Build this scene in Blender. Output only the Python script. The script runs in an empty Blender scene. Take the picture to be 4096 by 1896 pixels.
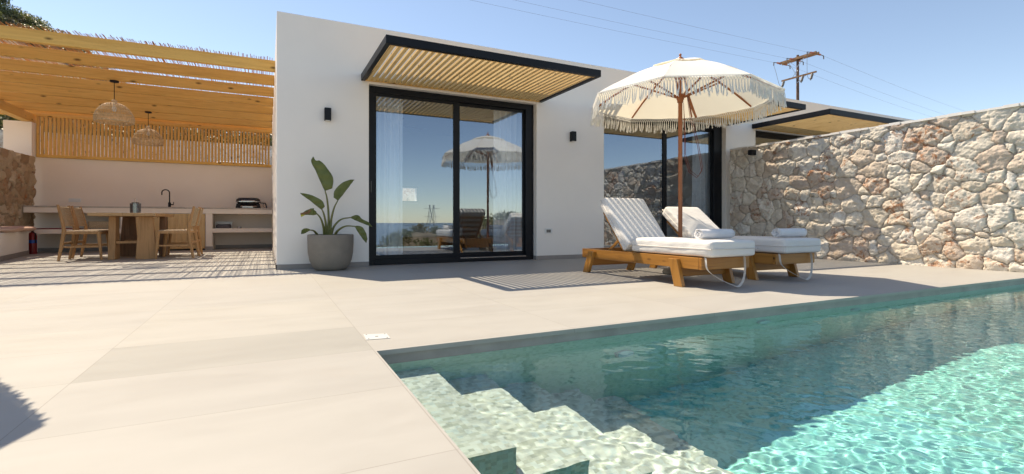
import bpy, bmesh, math, random
import numpy as np
from mathutils import Vector, Matrix
random.seed(7); rng = np.random.default_rng(11)
S = bpy.context.scene
COL = S.collection
PI = math.pi
FY = 6.73                      # facade plane
SUN = Vector((-.285, .572, 1.0)).normalized()

# ------------------------------------------------------------------ materials
def newmat(name):
    m = bpy.data.materials.new(name); m.use_nodes = True
    nt = m.node_tree; nt.nodes.clear()
    out = nt.nodes.new('ShaderNodeOutputMaterial')
    b = nt.nodes.new('ShaderNodeBsdfPrincipled')
    nt.links.new(b.outputs[0], out.inputs[0])
    return m, nt, b, out
def N(nt, t, **k):
    n = nt.nodes.new('ShaderNode' + t)
    for a, v in k.items():
        if a.startswith('i_'):
            key = a[2:]
            n.inputs[int(key) if key.isdigit() else key].default_value = v
        else: setattr(n, a, v)
    return n
def L(nt, a, b): nt.links.new(a, b)
def math_(nt, op, a, b=None, c=None):
    n = N(nt, 'Math', operation=op)
    for i, v in enumerate((a, b, c)):
        if v is None: continue
        if isinstance(v, (int, float)): n.inputs[i].default_value = v
        else: L(nt, v, n.inputs[i])
    return n.outputs[0]
def coords(nt, scale=(1, 1, 1), kind='Object', rot=(0, 0, 0)):
    tc = N(nt, 'TexCoord'); mp = N(nt, 'Mapping')
    mp.inputs['Scale'].default_value = scale; mp.inputs['Rotation'].default_value = rot
    L(nt, tc.outputs[kind], mp.inputs[0]); return mp.outputs[0]
def noise(nt, vec, scale, detail=4, rough=.55, dist=0):
    n = N(nt, 'TexNoise'); n.inputs['Scale'].default_value = scale
    n.inputs['Detail'].default_value = detail; n.inputs['Roughness'].default_value = rough
    n.inputs['Distortion'].default_value = dist
    L(nt, vec, n.inputs['Vector']); return n.outputs['Fac']
def ramp(nt, fac, stops):
    r = N(nt, 'ValToRGB'); e = r.color_ramp.elements
    while len(e) < len(stops): e.new(.5)
    for i, (p, c) in enumerate(stops):
        e[i].position = p; e[i].color = (*c, 1) if len(c) == 3 else c
    L(nt, fac, r.inputs[0]); return r.outputs[0]
def mixc(nt, fac, a, b, mode='MIX'):
    n = N(nt, 'MixRGB', blend_type=mode)
    for i, v in enumerate((fac, a, b)):
        if isinstance(v, (int, float)): n.inputs[i].default_value = v
        elif isinstance(v, tuple): n.inputs[i].default_value = (*v, 1)
        else: L(nt, v, n.inputs[i])
    return n.outputs[0]
def bump(nt, b, h, strength=.3, dist=.01):
    n = N(nt, 'Bump'); n.inputs['Strength'].default_value = strength
    n.inputs['Distance'].default_value = dist
    L(nt, h, n.inputs['Height']); L(nt, n.outputs[0], b.inputs['Normal'])
def plain(name, col, rough=.6, metal=0, var=.06, nscale=8, bmp=.08, bscale=60, kind='Object'):
    m, nt, b, o = newmat(name)
    v = coords(nt, kind=kind)
    f = noise(nt, v, nscale, 5)
    d = tuple(c * (1 - var * 2) for c in col); e = tuple(min(1, c * (1 + var * 2)) for c in col)
    L(nt, ramp(nt, f, [(.3, d), (.7, e)]), b.inputs['Base Color'])
    b.inputs['Roughness'].default_value = rough; b.inputs['Metallic'].default_value = metal
    if bmp: bump(nt, b, noise(nt, v, bscale, 4), bmp, .004)
    return m
def wood(name, light, dark, axis=0, scale=1.0, rough=.5, knots=True, spec=.3):
    """grain running along axis (0 x, 1 y, 2 z)"""
    m, nt, b, o = newmat(name)
    sc = [14, 14, 14]; sc[axis] = .9
    info = N(nt, 'ObjectInfo')
    tc = N(nt, 'TexCoord'); add = N(nt, 'VectorMath', operation='ADD')
    sc3 = N(nt, 'VectorMath', operation='SCALE'); sc3.inputs['Scale'].default_value = 7
    L(nt, info.outputs['Location'], sc3.inputs[0])
    L(nt, tc.outputs['Object'], add.inputs[0]); L(nt, sc3.outputs[0], add.inputs[1])
    mp = N(nt, 'Mapping'); mp.inputs['Scale'].default_value = [q * scale for q in sc]; L(nt, add.outputs[0], mp.inputs[0])
    f = noise(nt, mp.outputs[0], 1.6, 6, .62, .9)
    mp2 = N(nt, 'Mapping'); s2 = [1.6] * 3; s2[axis] = .5; mp2.inputs['Scale'].default_value = s2; L(nt, add.outputs[0], mp2.inputs[0])
    g = noise(nt, mp2.outputs[0], 1.1, 2)
    c = ramp(nt, f, [(.3, dark), (.52, light), (.75, tuple(min(1, q * 1.12) for q in light))])
    c = mixc(nt, .25, c, ramp(nt, g, [(.3, dark), (.7, light)]))
    if knots:
        mp3 = N(nt, 'Mapping'); s3 = [7.5] * 3; s3[axis] = 3.2; mp3.inputs['Scale'].default_value = [q * scale for q in s3]
        L(nt, add.outputs[0], mp3.inputs[0])
        vo = N(nt, 'TexVoronoi'); vo.inputs['Scale'].default_value = 1.0; L(nt, mp3.outputs[0], vo.inputs['Vector'])
        k = ramp(nt, vo.outputs['Distance'], [(.05, (1, 1, 1)), (.17, (0, 0, 0))])
        c = mixc(nt, k, c, tuple(q * .28 for q in dark))
    L(nt, c, b.inputs['Base Color']); b.inputs['Roughness'].default_value = rough
    b.inputs['Specular IOR Level'].default_value = spec
    bump(nt, b, f, .12, .003)
    return m

M = {}
def plaster(name, col):
    m, nt, b, o = newmat(name); v = coords(nt)
    f = noise(nt, v, 1.3, 5, .6)
    L(nt, ramp(nt, f, [(.3, tuple(c * .955 for c in col)), (.7, col)]), b.inputs['Base Color'])
    b.inputs['Roughness'].default_value = .85
    h = noise(nt, v, 45, 5, .6); h2 = noise(nt, v, 6, 3)
    bump(nt, b, math_(nt, 'ADD', h, math_(nt, 'MULTIPLY', h2, 1.6)), .16, .006)
    return m
M['plaster'] = plaster('white_plaster', (.92, .87, .81))
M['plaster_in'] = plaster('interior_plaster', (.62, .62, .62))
M['plaster_bounce'] = plaster('bounce_tinted_plaster', (.90, .785, .68))  # warm bounce light from the pergola wood is put into this plaster colour
M['black'] = plain('dark_powder_coat', (.008, .009, .012), .42, 0, .1, 5, .05, 220)
M['black'].node_tree.nodes['Principled BSDF'].inputs['Specular IOR Level'].default_value = .22
M['black_gloss'] = plain('black_gloss', (.012, .012, .013), .18, 0, .1, 5, 0)
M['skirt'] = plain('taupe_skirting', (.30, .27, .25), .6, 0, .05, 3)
M['pine'] = wood('pine_beam', (.80, .47, .135), (.62, .33, .085), 0, 1.0, .55)
M['pine_y'] = wood('pine_beam_deep', (.76, .45, .13), (.60, .32, .085), 1, 1.0, .55)
M['pine_slat'] = wood('pine_slat', (.86, .62, .30), (.62, .39, .15), 1, 1.5, .55)
M['pine_up'] = wood('pine_upright', (.76, .46, .15), (.58, .32, .09), 2, 1.4, .55)
M['cabinet_pine'] = wood('cabinet_pine', (.68, .46, .23), (.50, .31, .14), 2, 1.4, .55)
M['lounge_wood'] = wood('varnished_pine', (.43, .19, .04), (.22, .085, .018), 1, 1.2, .33, True, .5)
M['lounge_wood_x'] = wood('varnished_pine_cross', (.41, .175, .036), (.22, .085, .018), 0, 1.2, .33, True, .5)
M['lounge_wood_z'] = wood('varnished_pine_leg', (.45, .205, .043), (.24, .095, .02), 2, 1.2, .33, True, .5)
M['teak'] = wood('light_teak', (.48, .265, .12), (.31, .16, .065), 2, 1.4, .55, False)
M['teak_x'] = wood('light_teak_top', (.52, .32, .155), (.34, .19, .085), 0, 1.2, .5, False)
M['teak_dark'] = wood('dark_teak', (.20, .11, .06), (.10, .055, .03), 2, 1.3, .55, False)
M['pole_wood'] = wood('red_brown_pole', (.40, .125, .038), (.27, .075, .02), 2, 1.5, .35, False, .5)
M['cord_woven'] = plain('woven_cord', (.50, .38, .25), .85, 0, .12, 60, .5, 90)
M['concrete'] = plain('planter_concrete', (.235, .205, .17), .85, 0, .05, 7, .35, 80)
M['soil'] = plain('soil', (.04, .028, .02), 1, 0, .3, 40, .8, 40)
M['steel'] = plain('steel', (.55, .55, .55), .25, 1, .04, 8, 0)
M['white_plastic'] = plain('white_plastic', (.75, .75, .73), .35, 0, .02, 8, 0)
M['grey_plastic'] = plain('grey_plastic', (.16, .15, .14), .4, 0, .02, 8, 0)
M['counter_top'] = plain('counter_slab', (.47, .40, .34), .45, 0, .08, 12, .05)
M['red'] = plain('red_lacquer', (.20, .010, .012), .35, 0, .05, 8, 0)
M['blue'] = plain('blue_label', (.02, .09, .4), .4, 0, .05, 8, 0)
M['rope_grey'] = plain('grey_cloth', (.10, .095, .105), .9, 0, .1, 40, .4, 120)
M['rust_iron'] = plain('pole_timber', (.15, .085, .055), .8, 0, .25, 5, .3, 30)
M['arm_timber'] = plain('crossarm_timber', (.22, .12, .06), .8, 0, .2, 5, .3, 30)
M['porcelain'] = plain('brown_insulator', (.48, .20, .15), .35, 0, .05, 8, 0)
M['wire'] = plain('wire_grey', (.26, .27, .29), .5, 0, .02, 8, 0)
M['rattan'] = plain('rattan', (.60, .42, .24), .65, 0, .15, 40, .2, 90)
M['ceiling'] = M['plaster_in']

def fabric(name, col, transl=.0, tcol=None, bscale=350, wr=.25):
    m, nt, b, o = newmat(name); v = coords(nt)
    f = noise(nt, v, 3, 4)
    L(nt, ramp(nt, f, [(.3, tuple(c * .95 for c in col)), (.7, col)]), b.inputs['Base Color'])
    b.inputs['Roughness'].default_value = .92; b.inputs['Specular IOR Level'].default_value = .15
    h = noise(nt, v, bscale, 2); h2 = noise(nt, coords(nt, (1.2, 1, 5)), 7, 4, .6, .6)
    bump(nt, b, math_(nt, 'ADD', math_(nt, 'MULTIPLY', h, .12), math_(nt, 'MULTIPLY', h2, 1.0)), wr, .02)
    if transl:
        t = N(nt, 'BsdfTranslucent'); t.inputs[0].default_value = (*(tcol or col), 1)
        mx = N(nt, 'MixShader'); mx.inputs[0].default_value = transl
        L(nt, b.outputs[0], mx.inputs[1]); L(nt, t.outputs[0], mx.inputs[2]); L(nt, mx.outputs[0], o.inputs[0])
    return m
M['cushion'] = fabric('cushion_canvas', (.80, .77, .73))
M['piping'] = fabric('cushion_piping', (.74, .70, .65))
M['parasol'] = fabric('parasol_canvas', (.96, .94, .89), .30, (1.0, .91, .70), wr=.08)
M['fringe'] = fabric('cotton_fringe', (.98, .97, .95), .42, (1, .98, .92), wr=.05)
M['towel'] = fabric('towel_terry', (.76, .75, .76), bscale=160, wr=.5)
M['curtain'] = fabric('sheer_curtain', (.92, .94, .97), .25, (.9, .93, .97), wr=.05)
M['pink_cushion'] = fabric('blush_cushion', (.62, .42, .33))
M['strap'] = fabric('strap_webbing', (.70, .66, .60))

M['reed'] = fabric('dry_reed', (.60, .33, .15), .35, (.75, .40, .16), wr=.1)
# leaves
def leafmat(name, a, bcol, rib=True):
    m, nt, b, o = newmat(name); v = coords(nt)
    f = noise(nt, v, 9, 4)
    c = ramp(nt, f, [(.3, a), (.72, bcol)])
    L(nt, c, b.inputs['Base Color']); b.inputs['Roughness'].default_value = .42
    t = N(nt, 'BsdfTranslucent'); L(nt, mixc(nt, .5, c, (.25, .32, .04)), t.inputs[0])
    mx = N(nt, 'MixShader'); mx.inputs[0].default_value = .22
    L(nt, b.outputs[0], mx.inputs[1]); L(nt, t.outputs[0], mx.inputs[2]); L(nt, mx.outputs[0], o.inputs[0])
    w = N(nt, 'TexWave'); w.inputs['Scale'].default_value = 45; w.inputs['Distortion'].default_value = 1.2
    L(nt, coords(nt), w.inputs[0]); bump(nt, b, w.outputs[0], .15, .003)
    return m
M['leaf'] = leafmat('strelitzia_leaf', (.10, .135, .03), (.175, .20, .055))
M['leaf_brown'] = leafmat('withered_leaf', (.16, .06, .02), (.34, .20, .06))
M['leaf_yellow'] = leafmat('yellow_leaf', (.45, .42, .02), (.6, .5, .05))
M['stem'] = leafmat('strelitzia_stem', (.14, .17, .05), (.24, .21, .07))
M['scrub'] = leafmat('scrub_leaf', (.085, .10, .032), (.21, .21, .08))
M['scrub_dry'] = leafmat('dry_scrub_leaf', (.12, .095, .045), (.26, .20, .10))
M['cypress'] = leafmat('cypress_leaf', (.012, .020, .010), (.028, .042, .018))

# tiled terrace
def deckmat():
    m, nt, b, o = newmat('porcelain_tile')
    tc = N(nt, 'TexCoord'); sp = N(nt, 'SeparateXYZ'); L(nt, tc.outputs['Object'], sp.inputs[0])
    u = math_(nt, 'DIVIDE', math_(nt, 'SUBTRACT', sp.outputs[0], .433), 1.07)
    w = math_(nt, 'DIVIDE', math_(nt, 'SUBTRACT', sp.outputs[1], 2.305), .5535)
    fu, fw = math_(nt, 'FLOOR', u), math_(nt, 'FLOOR', w)
    ru, rw = math_(nt, 'SUBTRACT', u, fu), math_(nt, 'SUBTRACT', w, fw)
    du = math_(nt, 'MULTIPLY', math_(nt, 'MINIMUM', ru, math_(nt, 'SUBTRACT', 1, ru)), 1.07)
    dw = math_(nt, 'MULTIPLY', math_(nt, 'MINIMUM', rw, math_(nt, 'SUBTRACT', 1, rw)), .5535)
    g = math_(nt, 'LESS_THAN', math_(nt, 'MINIMUM', du, dw), .0014)
    cb = N(nt, 'CombineXYZ'); L(nt, fu, cb.inputs[0]); L(nt, fw, cb.inputs[1])
    wn = N(nt, 'TexWhiteNoise'); L(nt, cb.outputs[0], wn.inputs['Vector'])
    ad = N(nt, 'VectorMath', operation='ADD'); L(nt, tc.outputs['Object'], ad.inputs[0])
    s3 = N(nt, 'VectorMath', operation='SCALE'); s3.inputs['Scale'].default_value = 9; L(nt, wn.outputs['Color'], s3.inputs[0]); L(nt, s3.outputs[0], ad.inputs[1])
    mp = N(nt, 'Mapping'); mp.inputs['Scale'].default_value = (.8, 2.6, 1); L(nt, ad.outputs[0], mp.inputs[0])
    f = noise(nt, mp.outputs[0], 2.2, 6, .6, .5)
    c = ramp(nt, f, [(.25, (.385, .362, .326)), (.5, (.407, .386, .35)), (.75, (.428, .406, .37))])
    tint = ramp(nt, wn.outputs['Value'], [(0, (.95, .95, .955)), (.5, (1, 1, 1)), (1, (.985, .98, .96))])
    c = mixc(nt, 1, c, tint, 'MULTIPLY')
    odd = math_(nt, 'MULTIPLY', math_(nt, 'COMPARE', fu, -1, .1), math_(nt, 'COMPARE', fw, 0, .1))
    c = mixc(nt, odd, c, mixc(nt, 1, c, (.885, .89, .88), 'MULTIPLY'))
    dirt = noise(nt, coords(nt), 1.4, 5, .65)
    c = mixc(nt, ramp(nt, dirt, [(.55, (0, 0, 0)), (.8, (.35, .35, .35))]), c, (.37, .325, .275))
    c = mixc(nt, math_(nt, 'MULTIPLY', g, .6), c, (.22, .19, .16))
    L(nt, c, b.inputs['Base Color'])
    L(nt, ramp(nt, f, [(.3, (.5, .5, .5)), (.7, (.62, .62, .62))]), b.inputs['Roughness'])
    b.inputs['Specular IOR Level'].default_value = .3
    bump(nt, b, math_(nt, 'SUBTRACT', math_(nt, 'MULTIPLY', noise(nt, coords(nt), 90, 4), .15), g), .12, .003)
    return m
M['deck'] = deckmat()
M['pool_lip'] = plain('pool_lip_stone', (.34, .31, .285), .6, 0, .08, 6, .1)

def mosaic(name, cols):
    m, nt, b, o = newmat(name)
    tc = N(nt, 'TexCoord')
    vs = N(nt, 'VectorMath', operation='SCALE'); vs.inputs['Scale'].default_value = 52; L(nt, tc.outputs['Object'], vs.inputs[0])
    fl = N(nt, 'VectorMath', operation='FLOOR'); L(nt, vs.outputs[0], fl.inputs[0])
    wn = N(nt, 'TexWhiteNoise'); L(nt, fl.outputs[0], wn.inputs['Vector'])
    c = ramp(nt, wn.outputs['Value'], list(zip((0, .4, .8, 1), cols)))
    L(nt, c, b.inputs['Base Color']); b.inputs['Roughness'].default_value = .35
    return m
M['mosaic'] = mosaic('water_tinted_mosaic', ((.24, .66, .57), (.38, .86, .75), (.48, .94, .84), (.30, .84, .80)))  # light absorbed by the water is put into the floor tiles as aqua
M['mosaic_lifted'] = mosaic('shade_lifted_mosaic', ((.48, .76, .61), (.62, .90, .74), (.70, .94, .80), (.56, .86, .74)))  # same mosaic painted lighter to brighten the shaded pool wall
M['mosaic_pale'] = mosaic('pale_step_mosaic', ((.58, .56, .47), (.80, .75, .65), (.93, .89, .80), (.76, .78, .73)))

def watermat():
    m, nt, b, o = newmat('pool_water_surface')
    nt.nodes.remove(b)
    g = N(nt, 'BsdfGlass'); g.inputs['Color'].default_value = (.87, .985, .985, 1); g.inputs['IOR'].default_value = 1.33; g.inputs['Roughness'].default_value = 0
    L(nt, g.outputs[0], o.inputs[0])
    return m
M['water'] = watermat()
M['sea'] = plain('sea_water', (.012, .035, .075), .25, 0, .1, .01, .3, .5)
M['earth'] = plain('dry_earth', (.20, .15, .095), .95, 0, .3, .35, .5, 3)
M['glass_strip'] = plain('lower_pool_blue', (.18, .42, .50), .1, 0, .02, 3, 0)

def glassmat(name, refl, tint):
    m, nt, b, o = newmat(name); nt.nodes.remove(b)
    t = N(nt, 'BsdfTransparent'); t.inputs[0].default_value = (*tint, 1)
    g = N(nt, 'BsdfGlossy'); g.inputs['Roughness'].default_value = 0; g.inputs['Color'].default_value = (.74, .85, 1, 1)
    lw = N(nt, 'Fresnel'); lw.inputs['IOR'].default_value = 1.5
    f = math_(nt, 'ADD', math_(nt, 'MULTIPLY', lw.outputs[0], 1.5), refl)
    cl = N(nt, 'Clamp'); L(nt, f, cl.inputs[0])
    mx = N(nt, 'MixShader'); L(nt, cl.outputs[0], mx.inputs[0]); L(nt, t.outputs[0], mx.inputs[1]); L(nt, g.outputs[0], mx.inputs[2])
    geo = N(nt, 'NewGeometry'); t2 = N(nt, 'BsdfTransparent'); m2 = N(nt, 'MixShader')      # one reflecting face per pane
    L(nt, geo.outputs['Backfacing'], m2.inputs[0]); L(nt, mx.outputs[0], m2.inputs[1]); L(nt, t2.outputs[0], m2.inputs[2])
    L(nt, m2.outputs[0], o.inputs[0]); return m
M['glass'] = glassmat('coated_door_glass', .22, (.86, .92, .95))
M['lantern_glass'] = glassmat('smoked_glass', .04, (.35, .35, .37))

def stonemat(name, warm):
    m, nt, b, o = newmat(name)
    at = N(nt, 'Attribute', attribute_name='tint'); v = coords(nt)
    f = noise(nt, v, 5.5, 6, .65, .4); f2 = noise(nt, v, 16, 6, .7)
    c = mixc(nt, ramp(nt, f2, [(.35, (0, 0, 0)), (.7, (.5, .5, .5))]), at.outputs['Color'], tuple(q * .82 for q in warm))
    n2 = noise(nt, v, 9, 7, .78, .9)
    sep = N(nt, 'SeparateColor'); at2 = N(nt, 'Attribute', attribute_name='rust'); L(nt, at2.outputs['Color'], sep.inputs[0])
    r = math_(nt, 'ADD', n2, math_(nt, 'MULTIPLY', math_(nt, 'SUBTRACT', sep.outputs[0], .60), .22))
    c = mixc(nt, ramp(nt, r, [(.56, (0, 0, 0)), (.66, (.85, .85, .85))]), c, ramp(nt, f2, [(.35, (.20, .055, .022)), (.6, (.50, .20, .07))]))
    c = mixc(nt, ramp(nt, f, [(.60, (0, 0, 0)), (.72, (.5, .5, .5))]), c, (.64, .44, .27))
    c = mixc(nt, math_(nt, 'MULTIPLY', sep.outputs[1], .8), c, (.20, .155, .115))
    L(nt, c, b.inputs['Base Color']); b.inputs['Roughness'].default_value = .9; b.inputs['Specular IOR Level'].default_value = .2
    bump(nt, b, math_(nt, 'ADD', f2, math_(nt, 'MULTIPLY', noise(nt, v, 48, 5, .65), .45)), .75, .022)
    return m
M['stone'] = stonemat('limestone_rubble', (.62, .55, .47))
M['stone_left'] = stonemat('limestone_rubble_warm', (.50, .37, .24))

# ------------------------------------------------------------------ mesh helpers
class MB:
    def __init__(s): s.v = []; s.f = []
    def add(s, vs, fs):
        o = len(s.v); s.v += [tuple(q) for q in vs]; s.f += [tuple(i + o for i in f) for f in fs]; return s
    def box(s, x0, x1, y0, y1, z0, z1, mat=None):
        vs = [(x, y, z) for x in (x0, x1) for y in (y0, y1) for z in (z0, z1)]
        if mat is not None: vs = [tuple(mat @ Vector(q)) for q in vs]
        return s.add(vs, [(0, 1, 3, 2), (4, 6, 7, 5), (0, 4, 5, 1), (2, 3, 7, 6), (0, 2, 6, 4), (1, 5, 7, 3)])
    def hexa(s, a, b):
        """two quads a (bottom/front) and b with matching corners"""
        return s.add(list(a) + list(b), [(3, 2, 1, 0), (4, 5, 6, 7)] + [(i, (i + 1) % 4, 4 + (i + 1) % 4, 4 + i) for i in range(4)])
    def bar(s, p, q, w, h, up=(0, 0, 1)):
        p, q = Vector(p), Vector(q); d = (q - p).normalized(); u = Vector(up)
        if abs(d.dot(u)) > .98: u = Vector((0, 1, 0))
        r = d.cross(u).normalized(); u = r.cross(d)
        c = lambda o: [o - r * w / 2 - u * h / 2, o + r * w / 2 - u * h / 2, o + r * w / 2 + u * h / 2, o - r * w / 2 + u * h / 2]
        return s.hexa(c(p), c(q))
    def tube(s, pts, rad, seg=8, cap=True):
        pts = [Vector(p) for p in pts]; n = len(pts)
        if isinstance(rad, (int, float)): rad = [rad] * n
        vs = []; up = None
        for i, p in enumerate(pts):
            d = (pts[min(i + 1, n - 1)] - pts[max(i - 1, 0)]).normalized()
            if up is None:
                up = Vector((0, 0, 1)) if abs(d.z) < .9 else Vector((1, 0, 0))
            r = d.cross(up); r = r.normalized() if r.length > 1e-6 else Vector((1, 0, 0)); up = r.cross(d).normalized()
            for k in range(seg):
                a = 2 * PI * k / seg; vs.append(p + r * math.cos(a) * rad[i] + up * math.sin(a) * rad[i])
        fs = [(i * seg + k, i * seg + (k + 1) % seg, (i + 1) * seg + (k + 1) % seg, (i + 1) * seg + k) for i in range(n - 1) for k in range(seg)]
        if cap: fs += [tuple(range(seg))[::-1], tuple((n - 1) * seg + k for k in range(seg))]
        return s.add(vs, fs)
    def lathe(s, prof, c=(0, 0, 0), seg=32, cap=True):
        vs = [(c[0] + r * math.cos(2 * PI * k / seg), c[1] + r * math.sin(2 * PI * k / seg), c[2] + z) for r, z in prof for k in range(seg)]
        n = len(prof)
        fs = [(i * seg + k, i * seg + (k + 1) % seg, (i + 1) * seg + (k + 1) % seg, (i + 1) * seg + k) for i in range(n - 1) for k in range(seg)]
        if cap: fs += [tuple(range(seg))[::-1], tuple((n - 1) * seg + k for k in range(seg))]
        return s.add(vs, fs)
    def prism(s, poly, vec):
        n = len(poly); vec = Vector(vec)
        vs = [Vector(p) for p in poly] + [Vector(p) + vec for p in poly]
        return s.add(vs, [tuple(range(n))[::-1], tuple(range(n, 2 * n))] + [(i, (i + 1) % n, n + (i + 1) % n, n + i) for i in range(n)])
def origin(o):
    v = Vector((0, 0, 0))
    while o is not None: v += o.location; o = o.parent
    return v
def obj(name, mb, mat, parent=None, smooth=False, bevel=0, at=None, seg=2, fix=True):
    me = bpy.data.meshes.new(name)
    off = origin(parent) if parent is not None else Vector(at or (0, 0, 0))
    me.from_pydata([(x - off.x, y - off.y, z - off.z) for x, y, z in mb.v], [], mb.f)
    if fix and len(mb.f) < 60000:
        bm = bmesh.new(); bm.from_mesh(me); bmesh.ops.recalc_face_normals(bm, faces=bm.faces); bm.to_mesh(me); bm.free()
    me.materials.append(mat if not isinstance(mat, str) else M[mat])
    if smooth:
        me.polygons.foreach_set('use_smooth', [True] * len(me.polygons))
    o = bpy.data.objects.new(name, me); COL.objects.link(o)
    if parent is not None: o.parent = parent
    elif at is not None: o.location = at
    if smooth == 'auto':
        try:
            me.set_sharp_from_angle(angle=math.radians(40))
        except Exception: pass
    if bevel:
        bv = o.modifiers.new('bevel', 'BEVEL'); bv.width = bevel; bv.segments = seg; bv.limit_method = 'ANGLE'
        bv.harden_normals = False
    return o
def tag(o, label=None, cat=None, group=None, kind=None):
    if label: o['label'] = label
    if cat: o['category'] = cat
    if group: o['group'] = group
    if kind: o['kind'] = kind
    return o
def thing(name, loc, label, cat, group=None, rz=0):
    o = bpy.data.objects.new(name, None); COL.objects.link(o); o.location = loc; o.rotation_euler = (0, 0, rz)
    o.empty_display_size = .1
    return tag(o, label, cat, group)
def copy_tree(o, parent=None):
    c = o.copy(); COL.objects.link(c); c.parent = parent
    for ch in list(o.children): copy_tree(ch, c)
    return c
def structure(name, mb, mat, **k): return tag(obj(name, mb, mat, **k), kind='structure')

# numpy value noise
def vnoise(x, y, seed):
    r = np.random.default_rng(seed); T = r.random((256, 256))
    xi, yi = np.floor(x).astype(int), np.floor(y).astype(int); fx, fy = x - xi, y - yi
    fx, fy = fx * fx * (3 - 2 * fx), fy * fy * (3 - 2 * fy)
    a = T[xi % 256, yi % 256]; b = T[(xi + 1) % 256, yi % 256]; c = T[xi % 256, (yi + 1) % 256]; d = T[(xi + 1) % 256, (yi + 1) % 256]
    return (a * (1 - fx) + b * fx) * (1 - fy) + (c * (1 - fx) + d * fx) * fy
def fbm(x, y, seed, oct=4, rough=.5):
    s = 0; a = 1; t = 0
    for i in range(oct):
        s = s + a * vnoise(x * 2 ** i, y * 2 ** i, seed + i); t += a; a *= rough
    return s / t - .5

def rubble(name, origin_pt, du, L_, H_, nrm, mat, seed, cell, res, parent=None, tints=None, depth=.05, top_light=True):
    """front skin of a rubble wall: u along du, v up, bulging along nrm"""
    nu, nv = int(L_ / res) + 1, int(H_ / res) + 1
    u, v = np.meshgrid(np.linspace(0, L_, nu), np.linspace(0, H_, nv), indexing='ij')
    r = np.random.default_rng(seed)
    # jittered seeds
    cu, cv = cell * 1.15, cell * .92; pts = []
    for j in range(-1, int(H_ / cv) + 2):
        for i in range(-1, int(L_ / cu) + 2):
            pts.append(((i + .5 * (j % 2) + r.uniform(-.38, .38)) * cu, (j + r.uniform(-.38, .38)) * cv, r.uniform(-.05, .06) * cell / .2))
            if r.random() < .42:
                pts.append(((i + .5 + r.uniform(-.4, .4)) * cu, (j + .5 + r.uniform(-.4, .4)) * cv, -r.uniform(.03, .06) * cell / .2))
    pts = np.array(pts); n = len(pts)
    wu = u + .05 * fbm(u * 6, v * 6, seed + 1, 4, .6) * 2; wv = v + .05 * fbm(u * 6 + 50, v * 6, seed + 2, 4, .6) * 2
    d1 = np.full(u.shape, 1e9); d2 = np.full(u.shape, 1e9); idx = np.zeros(u.shape, int)
    for k in range(n):
        d = np.sqrt((wu - pts[k, 0]) ** 2 + ((wv - pts[k, 1]) * 1.15) ** 2) - pts[k, 2]
        m1 = d < d1
        d2 = np.where(m1, d1, np.minimum(d2, d)); d1 = np.where(m1, d, d1); idx = np.where(m1, k, idx)
    e = (d2 - d1) / 2
    bul = r.uniform(.45, 1.25, n)
    prof = 1 - np.exp(-np.maximum(e - .001, 0) / .004)
    du_, dv_ = u - pts[idx, 0], v - pts[idx, 1]
    fac = np.full(u.shape, 1e9)          # every stone is split by a few flat chipped planes
    for q in range(4):
        gu, gv, g0 = r.normal(0, .26, n), r.normal(0, .26, n), r.uniform(.0, .012, n)
        fac = np.minimum(fac, g0[idx] + gu[idx] * du_ + gv[idx] * dv_)
    h = prof * (depth * .48 * bul[idx] + depth * .16 * np.minimum(e / .03, 1) + 1.0 * np.clip(fac * .6, -.014, .012))
    rid = 1 - np.abs(fbm(u * 16, v * 20, seed + 9, 5, .62)) * 4
    h += prof * (.030 * fbm(u * 8, v * 13, seed + 5, 5, .62) + .010 * np.clip(rid, -1, 1) - .022 * np.clip(fbm(u * 30, v * 36, seed + 14, 3, .6) - .16, 0, 1) * 4)
    h = np.maximum(h, 0)
    P = np.array(origin_pt)[None, None, :] + u[..., None] * np.array(du) + v[..., None] * np.array((0, 0, 1.)) + h[..., None] * np.array(nrm)
    # wavy crest
    crest = (v > H_ - 1e-6)
    P[..., 2] += np.where(v > H_ * .97, .012 * fbm(u * 3, u * 0, seed + 20, 3) * 2, 0)
    me = bpy.data.meshes.new(name)
    vid = np.arange(nu * nv).reshape(nu, nv)
    a, b, c, d = vid[:-1, :-1], vid[1:, :-1], vid[1:, 1:], vid[:-1, 1:]
    F = np.stack([a, b, c, d], -1).reshape(-1, 4)
    cr = np.cross(np.array(du), np.array((0, 0, 1.)))
    if np.dot(cr, np.array(nrm)) < 0: F = F[:, ::-1]
    me.vertices.add(nu * nv); me.vertices.foreach_set('co', P.reshape(-1))
    me.loops.add(F.size); me.loops.foreach_set('vertex_index', F.reshape(-1))
    me.polygons.add(len(F)); me.polygons.foreach_set('loop_start', np.arange(0, F.size, 4)); me.polygons.foreach_set('loop_total', np.full(len(F), 4))
    me.update(calc_edges=True); me.polygons.foreach_set('use_smooth', np.ones(len(F), bool))
    tints = tints or [(.80, .71, .59), (.77, .67, .54), (.73, .60, .48), (.86, .79, .68), (.70, .56, .45), (.84, .76, .64), (.87, .81, .72)]
    tp = np.array(tints); pick = r.integers(0, len(tp), n); base = tp[pick] * r.uniform(.9, 1.08, (n, 1))
    colr = np.concatenate([base[idx], np.ones((*idx.shape, 1))], -1).reshape(-1)
    at = me.color_attributes.new('tint', 'FLOAT_COLOR', 'POINT'); at.data.foreach_set('color', np.clip(colr, 0, 1))
    ru = r.random(n) ** 1.2; mort = np.clip(1 - e / .007, 0, 1)
    rc = np.stack([ru[idx], mort, mort * 0, mort * 0 + 1], -1).reshape(-1)
    at = me.color_attributes.new('rust', 'FLOAT_COLOR', 'POINT'); at.data.foreach_set('color', rc)
    me.materials.append(M[mat])
    o = bpy.data.objects.new(name, me); COL.objects.link(o)
    if parent is not None:
        o.parent = parent; off = origin(parent); me.transform(Matrix.Translation(-off))
    return o

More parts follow.
